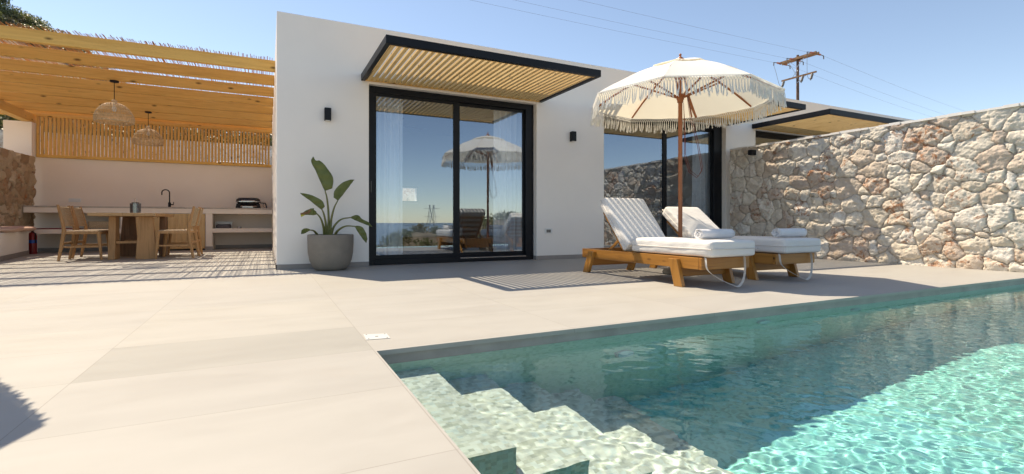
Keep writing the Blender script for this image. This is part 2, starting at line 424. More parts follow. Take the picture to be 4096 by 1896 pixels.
# ------------------------------------------------------------------ terrace and pool
PX0, PX1, PY0, PY1 = .43, 15.0, .45, 2.285
WZ = -.068; FZ = -1.215
T = .022
d = MB()
OV = .012
for x0, x1, y0, y1 in ((-12, PX0 + OV, -2.2, 13.4), (PX0 + OV, 22, PY1 - OV, 13.4), (PX1, 22, PY0 - .2, PY1 - OV)):
    d.box(x0, x1, y0, y1, -T, 0)
structure('pool_deck', d, 'deck')
b = MB()      # lip band above and just below water, all round
for x0, x1, y0, y1 in ((PX0, PX1, PY1, PY1 + .3), (PX0 - .3, PX0, PY0 - 2.6, PY1 + .3), (PX1, PX1 + .3, PY0 - .3, PY1 + .3)):
    b.box(x0, x1, y0, y1, WZ - .004, -T - .001)
structure('pool_lip', b, 'pool_lip')
b = MB()
z1 = WZ - .004
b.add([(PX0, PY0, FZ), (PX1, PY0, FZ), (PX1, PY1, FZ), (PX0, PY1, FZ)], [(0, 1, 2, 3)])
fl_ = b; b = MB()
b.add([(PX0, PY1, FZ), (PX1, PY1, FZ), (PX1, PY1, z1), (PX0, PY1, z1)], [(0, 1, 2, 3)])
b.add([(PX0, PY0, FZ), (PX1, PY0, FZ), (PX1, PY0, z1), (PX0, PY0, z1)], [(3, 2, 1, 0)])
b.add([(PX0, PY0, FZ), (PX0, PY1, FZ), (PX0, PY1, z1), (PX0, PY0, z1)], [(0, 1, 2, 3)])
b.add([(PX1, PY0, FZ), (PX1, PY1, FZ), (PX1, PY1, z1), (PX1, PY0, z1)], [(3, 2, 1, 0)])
m = MB(); m.box(PX0, PX1, PY0 - .2, PY0, -1.6, WZ - .012); structure('pool_overflow_edge', m, 'pool_lip')
m = MB(); m.box(-11.9, PX0 - .001, -2.15, -1.95, -1.7, -T - .002); m.box(PX0 - .2, PX0 - .002, -1.95, PY0 - .21, -1.7, WZ - .006); structure('deck_retaining_edge', m, 'pool_lip')
basin = structure('pool_floor', fl_, 'mosaic', fix=False); liner = structure('pool_wall', b, 'mosaic_lifted', fix=False)
b = MB()
ex = [.43, .702, .977, 1.25, 1.527, 1.79]; dz = [.134, .352, .56, .775, .985]
poly = [(PX0 + .001, 1.39, FZ + .002)]
poly = [(.431, 1.39, FZ + .003)]
poly.append((ex[5], 1.39, FZ + .003))
for i in range(4, -1, -1):
    poly.append((ex[i + 1], 1.39, WZ - dz[i])); poly.append((ex[i] if i else .431, 1.39, WZ - dz[i]))
b.prism(poly, (0, PY1 - .001 - 1.39, 0))
steps = structure('pool_steps', b, 'mosaic_pale')

# water with real ripples
res = .0085
X0, X1, Y0, Y1 = PX0, 8.2, PY0, PY1
nx, ny = int((X1 - X0) / res) + 1, int((Y1 - Y0) / res) + 1
x, y = np.meshgrid(np.linspace(X0, X1, nx), np.linspace(Y0, Y1, ny), indexing='ij')
h = np.zeros_like(x)
r = np.random.default_rng(5)
for k in range(64):
    lam = .034 * (6.0 ** (r.random() ** 1.5)); th = r.normal(1.2, .75); kk = 2 * PI / lam
    h += .0105 / kk * np.sin(kk * (x * math.cos(th) + y * math.sin(th)) + r.uniform(0, 6.28) + 2.2 * fbm(x * 2.3, y * 2.3, 300 + k, 2))
amp = .35 + 1.5 * np.clip(fbm(x * .55 + 3, y * .8, 77, 3) + .55, 0, 1.2)
h *= .23 * amp * np.clip((np.minimum(PY1 - y, x - PX0)) / .35 + .25, .25, 1)
edge = (x <= X0) | (x >= X1 - 1e-6) | (y <= Y0 + 1e-6) | (y >= Y1 - 1e-6)
h[edge] = 0
V = np.stack([x, y, WZ + h], -1).reshape(-1, 3)
vid = np.arange(nx * ny).reshape(nx, ny)
F = np.stack([vid[:-1, :-1], vid[1:, :-1], vid[1:, 1:], vid[:-1, 1:]], -1).reshape(-1, 4)
extra = np.array([(PX1, PY0, WZ), (PX1, PY1, WZ)])
n0 = len(V); V = np.concatenate([V, extra])
F = np.concatenate([F, [[vid[-1, 0], n0, n0 + 1, vid[-1, -1]]]])
# second remainder face needs corner at (X1,Y0) .. (X1,PY0) handled by the quads above
me = bpy.data.meshes.new('pool_water'); me.vertices.add(len(V)); me.vertices.foreach_set('co', V.reshape(-1))
me.loops.add(F.size); me.loops.foreach_set('vertex_index', F.reshape(-1)); me.polygons.add(len(F))
me.polygons.foreach_set('loop_start', np.arange(0, F.size, 4)); me.polygons.foreach_set('loop_total', np.full(len(F), 4))
me.update(calc_edges=True); me.polygons.foreach_set('use_smooth', np.ones(len(F), bool)); me.materials.append(M['water'])
water = bpy.data.objects.new('pool_water', me); COL.objects.link(water); tag(water, kind='structure')
water.cycles.is_caustics_caster = True
basin.cycles.is_caustics_receiver = True; liner.cycles.is_caustics_receiver = True; steps.cycles.is_caustics_receiver = True

def pool_light(x, z, label, r=.055, y=PY1):
    t = thing('pool_light', (x, y, z), label, 'pool light', 'round pool lights in the long wall')
    m = MB(); ring = [(x + (r + .012) * math.cos(a), y - .012, z + (r + .012) * math.sin(a)) for a in [2 * PI * k / 24 for k in range(24)]]
    m.prism(ring, (0, .011, 0)); obj('rim', m, 'white_plastic', t)
    m = MB(); ring = [(x + r * math.cos(a), y - .018, z + r * math.sin(a)) for a in [2 * PI * k / 24 for k in range(24)]]
    m.prism(ring, (0, .006, 0)); obj('lens', m, plens, t)
plens = plain('pool_lens', (.8, 1, 1), .15, 0, .02, 5, 0)
pool_light(1.85, -.47, 'pale round pool light nearest the steps under the long wall')
pool_light(3.05, -.24, 'small round pool light on the long wall below the near lounger')
pool_light(4.12, -.28, 'small round pool light on the long wall, furthest to the right')

# ------------------------------------------------------------------ ground, sea
def grid_terrain(name, xs, ys, fz, mat):
    m = MB(); nx, ny = len(xs), len(ys)
    m.v = [(x, y, fz(x, y)) for x in xs for y in ys]
    m.f = [(i * ny + j, (i + 1) * ny + j, (i + 1) * ny + j + 1, i * ny + j + 1) for i in range(nx - 1) for j in range(ny - 1)]
    return structure(name, m, mat, smooth=True, fix=False)
def sm(a, b, x): t = min(1, max(0, (x - a) / (b - a))); return t * t * (3 - 2 * t)
def lerp(x, pts):
    if x <= pts[0][0]: return pts[0][1]
    for (a, p), (b, q) in zip(pts, pts[1:]):
        if x <= b: return p + (q - p) * (x - a) / (b - a)
    return pts[-1][1]
def hz(x, y):
    if y > 13.3:
        base = .9 if y < 18.4 else 2.6
        top = lerp(x, [(-60, 16), (-22, 15), (-14.3, 13.0), (-12.8, 12.3), (-11.3, 11.2), (-6, 7.0), (2, 4.5), (40, 5), (90, 6)])
        if y > 18.4: base = 2.6 + (top - 2.6) * sm(18.4, 40, y) - max(0, y - 42) * .12
        w = math.sin(x * .9 + y * .6) * .25 + math.sin(x * .37 - y * .8) * .3
        return base + (w if y > 19 else 0)
    if y > -5: return -1.5
    rid = lerp(x, [(-30, -22), (0, -9), (6, -5.2), (9, -3.4), (11.7, -2.2), (16, -1.0), (21, .0), (26, .7), (32, 1.5), (60, 5), (90, 9)])
    down = -1.5 - 5.5 * sm(-5, -22, y)
    if y > -46.5: z = down + (rid - down) * sm(-20, -46, y)
    else: z = rid + (y + 46.5) * .45
    return max(z + math.sin(x * .7 + y * .5) * .35 + math.sin(x * .31 - y * .23) * .4, -62)
xs = [-900, -400, -150, -80, -50] + [-40 + 2.0 * i for i in range(56)] + [85, 110, 160, 300, 900]
ys = [-900, -300, -190] + [-170 + 6 * i for i in range(16)] + [-74 + 2.2 * i for i in range(31)] + [-5.2, -5, 13.25, 13.45, 16, 18.3, 18.5] + [20 + 2 * i for i in range(24)] + [80, 120, 250, 900]
ys = sorted(set(ys))
# keep the terrain out of the pool: it stays below the basin
_hz = hz
def hz(x, y): return _hz(x, y)
grid_terrain('ground', xs, ys, lambda x, y: hz(x, y), 'earth')
m = MB(); m.add([(-30000, -60000, -60), (30000, -60000, -60), (30000, -150, -60), (-30000, -150, -60)], [(0, 1, 2, 3)])
structure('sea', m, 'sea')

def leafmass(mb, c, rx, ry, rz, n, size):
    for i in range(n):
        a = random.uniform(0, 2 * PI); q = random.uniform(-1, 1); rr = random.random() ** .4
        px = c[0] + rx * rr * math.cos(a) * math.sqrt(1 - q * q); py = c[1] + ry * rr * math.sin(a) * math.sqrt(1 - q * q); pz = c[2] + rz * rr * q
        u = Vector((random.gauss(0, 1), random.gauss(0, 1), random.gauss(0, 1))).normalized(); w = u.orthogonal().normalized()
        s = size * random.uniform(.5, 1.3); p = Vector((px, py, pz))
        mb.add([p - u * s, p - w * s * .45, p + u * s, p + w * s * .45], [(0, 1, 2, 3)])
mA, mB_ = MB(), MB()
for i in range(110):
    x = random.uniform(-17.5, -8.5); y = random.uniform(36, 43)
    (lambda mb, s: leafmass(mb, (x, y, hz(x, y) + s * .35), s, s, s * .6, 620, .06))(mA if random.random() < .7 else mB_, random.uniform(.45, .85))
for i in range(130):
    x = random.uniform(-11, 4); y = random.uniform(18.9, 23)
    leafmass(mA if random.random() < .6 else mB_, (x, y, max(3.0, hz(x, y)) + .55), .8, .8, .95, 170, .10)
for i in range(330):
    x = random.uniform(6, 48); y = random.uniform(-49, -24)
    leafmass(mA if random.random() < .7 else mB_, (x, y, hz(x, y) + .3), random.uniform(.7, 1.5), 1.2, random.uniform(.45, .8), 110, .17)
tag(obj('hillside_scrub', mA, 'scrub', fix=False), 'green scrub covering the hillside behind the pergola', 'scrub', kind='stuff')
tag(obj('dry_hillside_scrub', mB_, 'scrub_dry', fix=False), 'dry brown scrub scattered over the hillside', 'scrub', kind='stuff')
t = thing('cypress_tree', (-15.6, 42, 12), 'dark cypress tree on the hilltop at the far upper left', 'tree')
m = MB(); m.tube([(-15.6, 42, 11.2), (-15.6, 42, 15), (-15.5, 42, 20)], [.22, .15, .03], 8); obj('trunk', m, 'rust_iron', t)
m = MB()
for k in range(60):
    zz = 12.6 + k * .14; w = 1.25 * math.sin(PI * min(1, (k + 12) / 76)) ** .7
    for q in range(3):
        a = random.uniform(0, 6.28); leafmass(m, (-15.6 + math.cos(a) * w * .55, 42 + math.sin(a) * w * .55, zz), .5, .5, .4, 30, .13)
obj('crown', m, 'cypress', t, fix=False)

# ------------------------------------------------------------------ house
RH = 3.18
house = thing('house', (.105, FY, 0), 'long white single-storey villa with flat roof and black sliding doors', 'house')
DO = [(1.21, 3.752, 2.425), (5.04, 7.927, 2.445), (8.77, 11.4, 2.445)]       # openings x0,x1,top
HX1 = 22.0; TH = .26
m = MB(); xx = .105
for x0, x1, zt in DO:
    m.box(xx, x0, FY, FY + TH, 0, RH); m.box(x0, x1, FY, FY + TH, zt, RH); xx = x1
m.box(xx, HX1, FY, FY + TH, 0, RH)
m.v = [(a, b_, c) for a, b_, c in m.v]
# one welded outline: build as an extruded polygon instead (no seams)
m = MB()
out = [(.105, 0)]
for x0, x1, zt in DO: out += [(x0, 0), (x0, zt), (x1, zt), (x1, 0)]
out += [(HX1, 0), (HX1, RH), (.105, RH)]
m.prism([(px, FY, pz) for px, pz in out], (0, TH, 0))
obj('wall', m, 'plaster', house, bevel=.006)
for a, b_ in ((.107, .365), (HX1 - .3, HX1 - .002)):
    m = MB(); m.box(a, b_, FY + TH, 13.0, 0, RH - .002); obj('side_wall', m, 'plaster', house, bevel=.006)
m = MB(); m.box(.365, HX1 - .3, 11.6, 11.8, 0, RH - .004)
# rear wall with a small window hole in room one
m = MB(); WX0, WX1, WZ0, WZ1 = 2.72, 3.2, 1.09, 1.4
m.box(.365, WX0, 11.6, 11.8, 0, 3.0); m.box(WX1, HX1 - .3, 11.6, 11.8, 0, 3.0); m.box(WX0, WX1, 11.6, 11.8, 0, WZ0); m.box(WX0, WX1, 11.6, 11.8, WZ1, 3.0)
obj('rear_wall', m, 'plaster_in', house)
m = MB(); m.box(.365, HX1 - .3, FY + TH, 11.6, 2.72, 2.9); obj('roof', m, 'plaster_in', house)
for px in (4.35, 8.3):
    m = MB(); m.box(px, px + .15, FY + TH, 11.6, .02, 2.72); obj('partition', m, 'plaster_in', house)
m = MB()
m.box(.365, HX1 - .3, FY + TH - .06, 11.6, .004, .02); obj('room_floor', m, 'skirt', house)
xx = .095
for x0, x1, zt in DO:
    m = MB(); m.box(xx, x0 - .002, FY - .011, FY - .001, 0.001, .062); obj('skirting', m, 'skirt', house)
    m = MB(); m.box(x1 - .009, x1 - .001, FY + .001, FY + .085, 0.001, .062); obj('skirting', m, 'skirt', house); xx = x1 + .002
m = MB(); m.box(xx, HX1, FY - .011, FY - .001, 0.001, .062); obj('skirting', m, 'skirt', house)
m = MB(); m.box(.094, .104, FY - .011, 13.0, 0.001, .062); obj('skirting', m, 'skirt', house)
m = MB(); m.box(WX0 - .03, WX0, 11.57, 11.6, WZ0 - .03, WZ1 + .03); m.box(WX1, WX1 + .03, 11.57, 11.6, WZ0 - .03, WZ1 + .03); m.box(WX0, WX1, 11.57, 11.6, WZ1, WZ1 + .03); m.box(WX0, WX1, 11.57, 11.6, WZ0 - .03, WZ0)
obj('rear_window_frame', m, 'black', house)

def sliding_door(x0, x1, zt, mull, stiles, label):
    y0 = FY + .088
    m = MB(); a, b_, c, e = stiles      # frame: left, right, top, bottom widths
    m.box(x0 + .002, x0 + a, y0, y0 + .10, .006, zt - .004); m.box(x1 - b_, x1 - .012, y0, y0 + .10, .006, zt - .004)
    m.box(x0 + a, x1 - b_, y0, y0 + .10, zt - c, zt - .004); m.box(x0 + a, x1 - b_, y0, y0 + .10, .006, e)
    fr = obj('sliding_door', m, 'black', house, bevel=.003); fr['label'] = label
    s = .055
    for k, (p, q, dy) in enumerate(((x0 + a, mull + .047, .015), (mull - .047, x1 - b_, .055))):
        g = MB(); yy = y0 + dy
        w0 = .03 if k == 0 else .094
        w1 = .094 if k == 0 else .02
        g.box(p, p + w0, yy, yy + .035, e, zt - c); g.box(q - w1, q, yy, yy + .035, e, zt - c)
        g.box(p + w0, q - w1, yy, yy + .035, zt - c - s * .75, zt - c); g.box(p + w0, q - w1, yy, yy + .035, e, e + s)
        obj('sash', g, 'black', fr, bevel=.002)
        g = MB(); g.box(p + w0, q - w1, yy + .016, yy + .020, e + s, zt - c - s * .75); obj('glass_pane', g, 'glass', fr)
    h = MB(); h.box(x0 + a * .38, x0 + a * .58, y0 - .014, y0, .98, 1.14); obj('handle', h, 'black_gloss', fr, bevel=.004)
    h = MB(); h.box(mull + .05, x1 - b_, y0 - .004, y0 + .012, .055, .068); obj('threshold_track', h, 'steel', fr)
sliding_door(*DO[0], 2.448 * 1.013 - .002, (.085, .14, .085, .08), 'wide black framed sliding door beside the potted plant')
sliding_door(*DO[1], 6.475, (.03, .22, .085, .08), 'black framed sliding door behind the loungers')
sliding_door(*DO[2], 10.1, (.085, .14, .085, .08), 'black framed sliding door partly hidden by the stone wall')

# awnings
def awning(x0, x1, label, z0=2.45, proj=1.535, zt=2.538):
    t = thing('awning', (x0, FY, z0), label, 'awning', 'slatted awnings over the sliding doors')
    y0 = FY - proj; w = .055
    m = MB(); m.prism([(x0, FY - .001, z0), (x0, y0, z0), (x1, y0, z0), (x1, FY - .001, z0), (x1 - w, FY - .001, z0), (x1 - w, y0 + w, z0), (x0 + w, y0 + w, z0), (x0 + w, FY - .001, z0)], (0, 0, zt - z0))
    obj('frame', m, 'black', t, bevel=.004)
    m = MB(); m.box(x0 + w + .001, x1 - w - .001, FY - .03, FY - .001, z0 + .004, z0 + .06); obj('batten', m, 'pine', t)
    m = MB(); m.box(x0 + w + .001, x1 - w - .001, y0 + w + .001, y0 + w + .022, z0 + .004, z0 + .05); obj('batten', m, 'pine', t)
    m = MB(); n = int((x1 - x0 - 2 * w) / .0745); st = (x1 - x0 - 2 * w - .02) / n
    for i in range(n):
        a = x0 + w + .012 + i * st + .006
        m.box(a, a + st * .54, y0 + w + .022, FY - .03, z0 + .008, z0 + .036)
    obj('slats', m, 'pine_slat', t)
    return t
awning(1.107, 3.845, 'slatted wooden awning with black frame above the door beside the potted plant')
awning(5.05, 8.0, 'slatted wooden awning with black frame half hidden behind the fringed parasol')
awning(8.655, 12.0, 'slatted wooden awning with black frame rising above the rubble wall')

# wall lamps
def wall_lamp(x, z, label, y=FY, w=.078, h=.155, dpt=.08):
    t = thing('wall_lamp', (x, y, z), label, 'wall lamp', 'black box wall lamps on the facade')
    m = MB(); m.box(x - w / 2, x + w / 2, y - dpt, y - .004, z - h / 2, z + h / 2); obj('housing', m, 'black', t, bevel=.003)
    m = MB(); m.box(x - w / 2 + .012, x + w / 2 - .012, y - dpt + .012, y - .016, z - h / 2 - .004, z - h / 2 - .0005); obj('diffuser', m, 'white_plastic', t)
wall_lamp(.690, 1.957, 'black box wall lamp above the potted plant, left of the wide door')
wall_lamp(4.40, 1.96, 'black box wall lamp on white wall between the sliding doors')
def socket(name, x0, x1, z0, z1, y, label):
    t = thing(name, ((x0 + x1) / 2, y, (z0 + z1) / 2), label, 'socket')
    m = MB(); m.box(x0, x1, y - .012, y - .001, z0, z1); obj('cover_plate', m, 'white_plastic', t, bevel=.002)
    w = x1 - x0; h = z1 - z0
    m = MB(); m.box(x0 + w * .22, x0 + w * .5 - .002, y - .016, y - .0125, z0 + h * .22, z1 - h * .22); m.box(x0 + w * .5 + .002, x1 - w * .22, y - .016, y - .0125, z0 + h * .22, z1 - h * .22)
    obj('switch', m, 'grey_plastic' if name == 'outdoor_socket' else 'white_plastic', t)
socket('outdoor_socket', 3.893, 4.03, .405, .487, FY, 'white double socket low on the facade right of the wide door')

# curtains, fan, rear stone seen through the small window
def curtain(x0, x1, label, y=7.03, z1=2.66):
    m = MB(); n = 90
    pts = []
    for i in range(n + 1):
        f = i / n; px = x0 + (x1 - x0) * f
        pts.append((px, y + .035 * math.sin(f * (x1 - x0) * 62 + 1.3 * math.sin(px * 9))))
    rows = 10
    for j in range(rows + 1):
        z = .03 + (z1 - .03) * j / rows
        for i, (px, py) in enumerate(pts): m.v.append((px + .02 * (1 - j / rows) * math.sin(i * .21), py + .012 * math.sin(i * .35 + j * .5), z))
    for j in range(rows):
        for i in range(n): a = j * (n + 1) + i; m.f.append((a, a + 1, a + n + 2, a + n + 1))
    tag(obj('curtain', m, 'curtain', smooth=True, fix=False), label, 'curtain', 'sheer curtains behind the glass')
curtain(1.3, 1.74, 'sheer white curtain gathered behind the left edge of the wide door')
curtain(3.15, 3.75, 'sheer white curtain behind the right pane of the wide door')
curtain(7.35, 7.95, 'sheer grey curtain behind the right side of the loungers door')
t = thing('ceiling_fan', (2.15, 9.2, 2.72), 'dark ceiling fan seen through the glass of the wide door', 'ceiling fan')
m = MB(); m.tube([(2.15, 9.2, 2.72), (2.15, 9.2, 2.45)], .015); m.lathe([(.02, .0), (.09, -.02), (.09, -.1), (.03, -.13)], (2.15, 9.2, 2.47), 20); obj('motor', m, 'black', t, smooth='auto')
for k in range(3):
    a = k * 2.094 + .4; c, s_ = math.cos(a), math.sin(a); m = MB()
    m.hexa([(2.15 + c * .09 - s_ * q * .05, 9.2 + s_ * .09 + c * q * .05, 2.39 + z) for q, z in ((-1, 0), (1, .01), (1, .018), (-1, .008))],
           [(2.15 + c * .62 - s_ * q * .07, 9.2 + s_ * .62 + c * q * .07, 2.39 + z) for q, z in ((-1, 0), (1, .01), (1, .018), (-1, .008))])
    obj('blade', m, 'teak_dark', t)
t = thing('bed', (2.6, 9.6, 0), 'low wooden bed with white mattress inside the room', 'bed')
m = MB(); m.box(1.9, 3.5, 9.2, 11.2, .02, .3); obj('bed_base', m, 'teak_dark', t, bevel=.01)
m = MB(); m.box(1.92, 3.48, 9.22, 11.18, .3, .52); obj('mattress', m, 'cushion', t, bevel=.05, seg=4)

# ------------------------------------------------------------------ stone walls
t = thing('stone_wall', (7.87, 2.5, 0), 'tall rubble stone wall of pale limestone on the right beside the pool', 'stone wall')
rubble('stone_face', (7.90, 2.30, -.0), (0, 1, 0), 4.3, 1.955, (-1, 0, 0), 'stone', 21, .235, .0112, t, depth=.055)
m = MB(); m.box(7.905, 8.2, 2.30, 6.6, 0, 1.953); obj('core', m, 'plaster', t)
m = MB()
for i in range(32):
    a = 2.29 + i * 4.31 / 32; z0_ = 1.952 + .012 * math.sin(i * 1.7) * .4
    m.box(7.862 + .008 * math.sin(i * 2.1), 8.21, a, a + 4.31 / 32 - .0005, 1.940, 1.972 + .006 * math.sin(i * 1.3))
obj('coping', m, 'plaster', t)
m = MB(); 
tt = thing('wall_lamp', (7.85, 6.06, 1.835), 'small black lamp fixed to the rubble wall near its far end', 'wall lamp', 'black box wall lamps on the facade')
m.box(7.74, 7.862, 6.02, 6.10, 1.79, 1.88); obj('housing', m, 'black', tt, bevel=.003)

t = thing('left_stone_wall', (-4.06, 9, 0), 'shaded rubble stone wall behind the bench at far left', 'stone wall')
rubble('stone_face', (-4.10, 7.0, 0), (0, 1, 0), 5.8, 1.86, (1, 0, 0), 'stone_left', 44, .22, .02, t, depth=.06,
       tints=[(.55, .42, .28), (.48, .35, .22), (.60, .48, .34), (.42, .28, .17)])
m = MB(); m.box(-4.45, -4.105, 7.0, 12.6, 0, 1.86); obj('core', m, 'plaster', t)
t.name = 'stone_wall'

t = thing('retaining_wall', (-3, 18.2, .9), 'sunlit stone retaining wall glimpsed behind the lattice screen', 'stone wall')
rubble('stone_face', (-14, 18.2, .9), (1, 0, 0), 20, 2.2, (0, -1, 0), 'stone', 63, .26, .05, t, depth=.06)
m = MB(); m.box(-14, 6, 18.25, 18.5, .9, 3.1); obj('core', m, 'plaster', t)
t = thing('rear_stone_wall', (3, 13.3, 0), 'stone wall outside the small rear window', 'stone wall')
rubble('stone_face', (1.5, 13.2, .5), (1, 0, 0), 3.4, 1.6, (0, -1, 0), 'stone', 71, .26, .04, t, depth=.05)
t.name = 'stone_wall'

# ------------------------------------------------------------------ pergola
KY = 12.85
perg = thing('pergola', (-2, 10, 0), 'warm pine pergola with reed roof over the outdoor kitchen', 'pergola')
BY = [7.66 + .765 * k for k in range(8)]
for i, yb in enumerate(BY):
    m = MB(); m.box(-6.2, .10, yb, yb + .075, 2.69, 2.838); obj('beam', m, 'pine', perg, bevel=.004)
m = MB(); m.box(-4.22, -4.08, 7.5, 12.95, 2.52, 2.689); obj('wall_plate', m, 'pine_y', perg, bevel=.004)
# reeds: one woven mat
m = MB(); xr = -6.25
while xr < .085:
    yv0 = 7.60 + random.uniform(-.045, .04); yv1 = 13.25 + random.uniform(-.1, .1); z = 2.847 + random.uniform(0, .012); rr = random.uniform(.0034, .0048)
    n = 7; ph = random.uniform(0, 6); pts = []
    for k in range(n + 1):
        f = k / n; pts.append((xr + .009 * math.sin(ph + f * 7), yv0 + (yv1 - yv0) * f, z + .004 * math.sin(ph * 2 + f * 9)))
    m.tube(pts, [rr * random.uniform(.8, 1.1) for _ in pts], 5)
    xr += random.choice((.013, .016, .019, .023, .032))
obj('reed_roof', m, 'reed', perg, smooth=True, fix=False)
# lattice screen
scr = thing('slat_screen', (-2, 12.82, 1.86), 'pine screen of upright slats above the white kitchen wall', 'screen')
m = MB(); m.box(-4.05, .09, 12.80, 12.87, 1.862, 1.92); m.box(-4.05, .09, 12.80, 12.87, 2.66, 2.72); obj('screen_frame', m, 'pine', scr, bevel=.003)
m = MB(); n = 66; st = 4.12 / n
for i in range(n):
    a = -4.05 + i * st; m.box(a, a + st * .66, 12.81, 12.86, 1.921, 2.659)
obj('slats', m, 'pine_up', scr)
for i, bx in enumerate((-3.9,)):
    pass
# pier on the left
m = MB(); m.box(-4.47, -4.06, 12.63, 13.2, 1.862, 2.518)
tag(obj('pier', m, 'plaster', bevel=.006), 'short white plastered pier on top of the left stone wall', 'pier')
# kitchen wall
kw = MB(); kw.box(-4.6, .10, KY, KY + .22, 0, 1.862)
tag(obj('kitchen_wall', kw, 'plaster_bounce', bevel=.005), 'white plastered back wall of the outdoor kitchen', 'wall')
# bench
t = thing('masonry_bench', (-3.9, 10, 0), 'white built-in masonry bench against the left stone wall', 'bench')
m = MB(); P4 = [(-3.885, 11.96), (-3.50, 9.6), (-3.3, 8.4), (-4.04, 8.4), (-4.04, 11.96)]
m.prism([(a, b_, .02) for a, b_ in P4], (0, 0, .405)); obj('seat_block', m, 'plaster', t, bevel=.01)
m = MB(); m.prism([(-3.875, 11.95, .001), (-3.49, 9.6, .001), (-3.29, 8.4, .001), (-3.30, 8.4, .001), (-3.51, 9.6, .001), (-3.885, 11.955, .001)], (0, 0, .075)); obj('skirting', m, 'skirt', t)
def cushion(name, cx, cy, cz, rx, ry, rz, mat, label, cat, group=None, rot=0):
    m = MB(); nu, nv = 20, 10
    for j in range(nv + 1):
        ph = -PI / 2 + PI * j / nv
        for i in range(nu):
            th = 2 * PI * i / nu; e = .55
            f = lambda q: math.copysign(abs(q) ** e, q)
            px, py, pz = rx * f(math.cos(th)) * abs(math.cos(ph)) ** .6, ry * f(math.sin(th)) * abs(math.cos(ph)) ** .6, rz * math.sin(ph)
            c, s_ = math.cos(rot), math.sin(rot)
            m.v.append((cx + px * c - py * s_, cy + px * s_ + py * c, cz + pz))
    for j in range(nv):
        for i in range(nu): m.f.append((j * nu + i, j * nu + (i + 1) % nu, (j + 1) * nu + (i + 1) % nu, (j + 1) * nu + i))
    return tag(obj(name, m, mat, smooth=True, fix=False), label, cat, group)
cushion('seat_cushion', -3.83, 11.45, .472, .17, .40, .05, 'pink_cushion', 'flat blush seat cushion on the bench nearest the kitchen', 'cushion', 'blush cushions on the masonry bench', .12)
cushion('seat_cushion', -3.72, 10.55, .472, .20, .42, .05, 'pink_cushion', 'flat blush seat cushion at the picture edge of the bench', 'cushion', 'blush cushions on the masonry bench', .12)

# kitchen counter
CY = 12.2
ct = thing('kitchen_counter', (-2, CY, 0), 'white masonry kitchen counter with open shelves and pine doors', 'counter')
m = MB(); m.box(-4.04, .10, CY - .008, KY - .002, .868, .893); obj('countertop', m, 'counter_top', ct, bevel=.003)
m = MB(); m.box(-4.04, .10, CY, KY - .002, .765, .867); obj('counter_slab', m, 'plaster_bounce', ct, bevel=.004)
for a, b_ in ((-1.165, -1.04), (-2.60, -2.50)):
    m = MB(); m.box(a, b_, CY + .002, KY - .002, 0.001, .764); obj('pier', m, 'plaster_bounce', ct, bevel=.003)
m = MB(); m.box(-1.039, .10, CY + .002, KY - .002, .365, .452); obj('shelf', m, 'plaster_bounce', ct, bevel=.004)
m = MB(); m.box(-4.04, -2.601, CY + .002, KY - .002, .365, .452); obj('shelf', m, 'plaster_bounce', ct, bevel=.004)
for a, b_, c0, c1 in ((-1.175, -1.03, CY - .008, CY + .001), (-1.03, .10, KY - .012, KY - .003), (-4.04, -2.6, KY - .012, KY - .003)):
    m = MB(); m.box(a, b_, c0, c1, .001, .075); obj('skirting', m, 'skirt', ct)
dx = [-2.49, -2.10, -1.825, -1.49, -1.17]
for a, b_ in zip(dx, dx[1:]):
    m = MB(); w = (b_ - a - .006) / 4
    for k in range(4): m.box(a + .003 + k * w, a + .003 + (k + 1) * w - .0015, CY + .012, CY + .032, .035, .757)
    obj('cabinet_door', m, 'cabinet_pine', ct)
# sink faucet
t = thing('faucet', (-1.83, 12.45, .893), 'matte black gooseneck faucet on the kitchen counter', 'faucet')
m = MB(); m.lathe([(.026, 0), (.026, .1), (.014, .11)], (-1.83, 12.45, .8935), 16)
pts = [(-1.83, 12.45, 1.0), (-1.83, 12.45, 1.2)]
for k in range(1, 10): a = PI * k / 9; pts.append((-1.83 - .062 * (1 - math.cos(a)), 12.45 - .03 * (1 - math.cos(a)), 1.2 + .062 * math.sin(a)))
pts.append((-1.954, 12.39, 1.15)); m.tube(pts, .011, 10); obj('spout', m, 'black', t, smooth='auto')
m = MB(); m.tube([(-1.805, 12.45, .955), (-1.76, 12.45, .955)], .012, 10); m.tube([(-1.762, 12.45, .955), (-1.758, 12.44, 1.01)], .006, 8); obj('lever', m, 'black', t, smooth='auto')
t = thing('sink', (-1.95, 12.4, .89), 'inset sink rim around the black faucet', 'sink')
m = MB(); m.box(-2.3, -1.55, 12.26, 12.62, .8935, .9); m2 = obj('rim', m, 'grey_plastic', t, bevel=.004)
# outlet
socket('wall_socket', -3.57, -3.38, .995, 1.065, KY, 'wide white socket plate on the kitchen back wall')
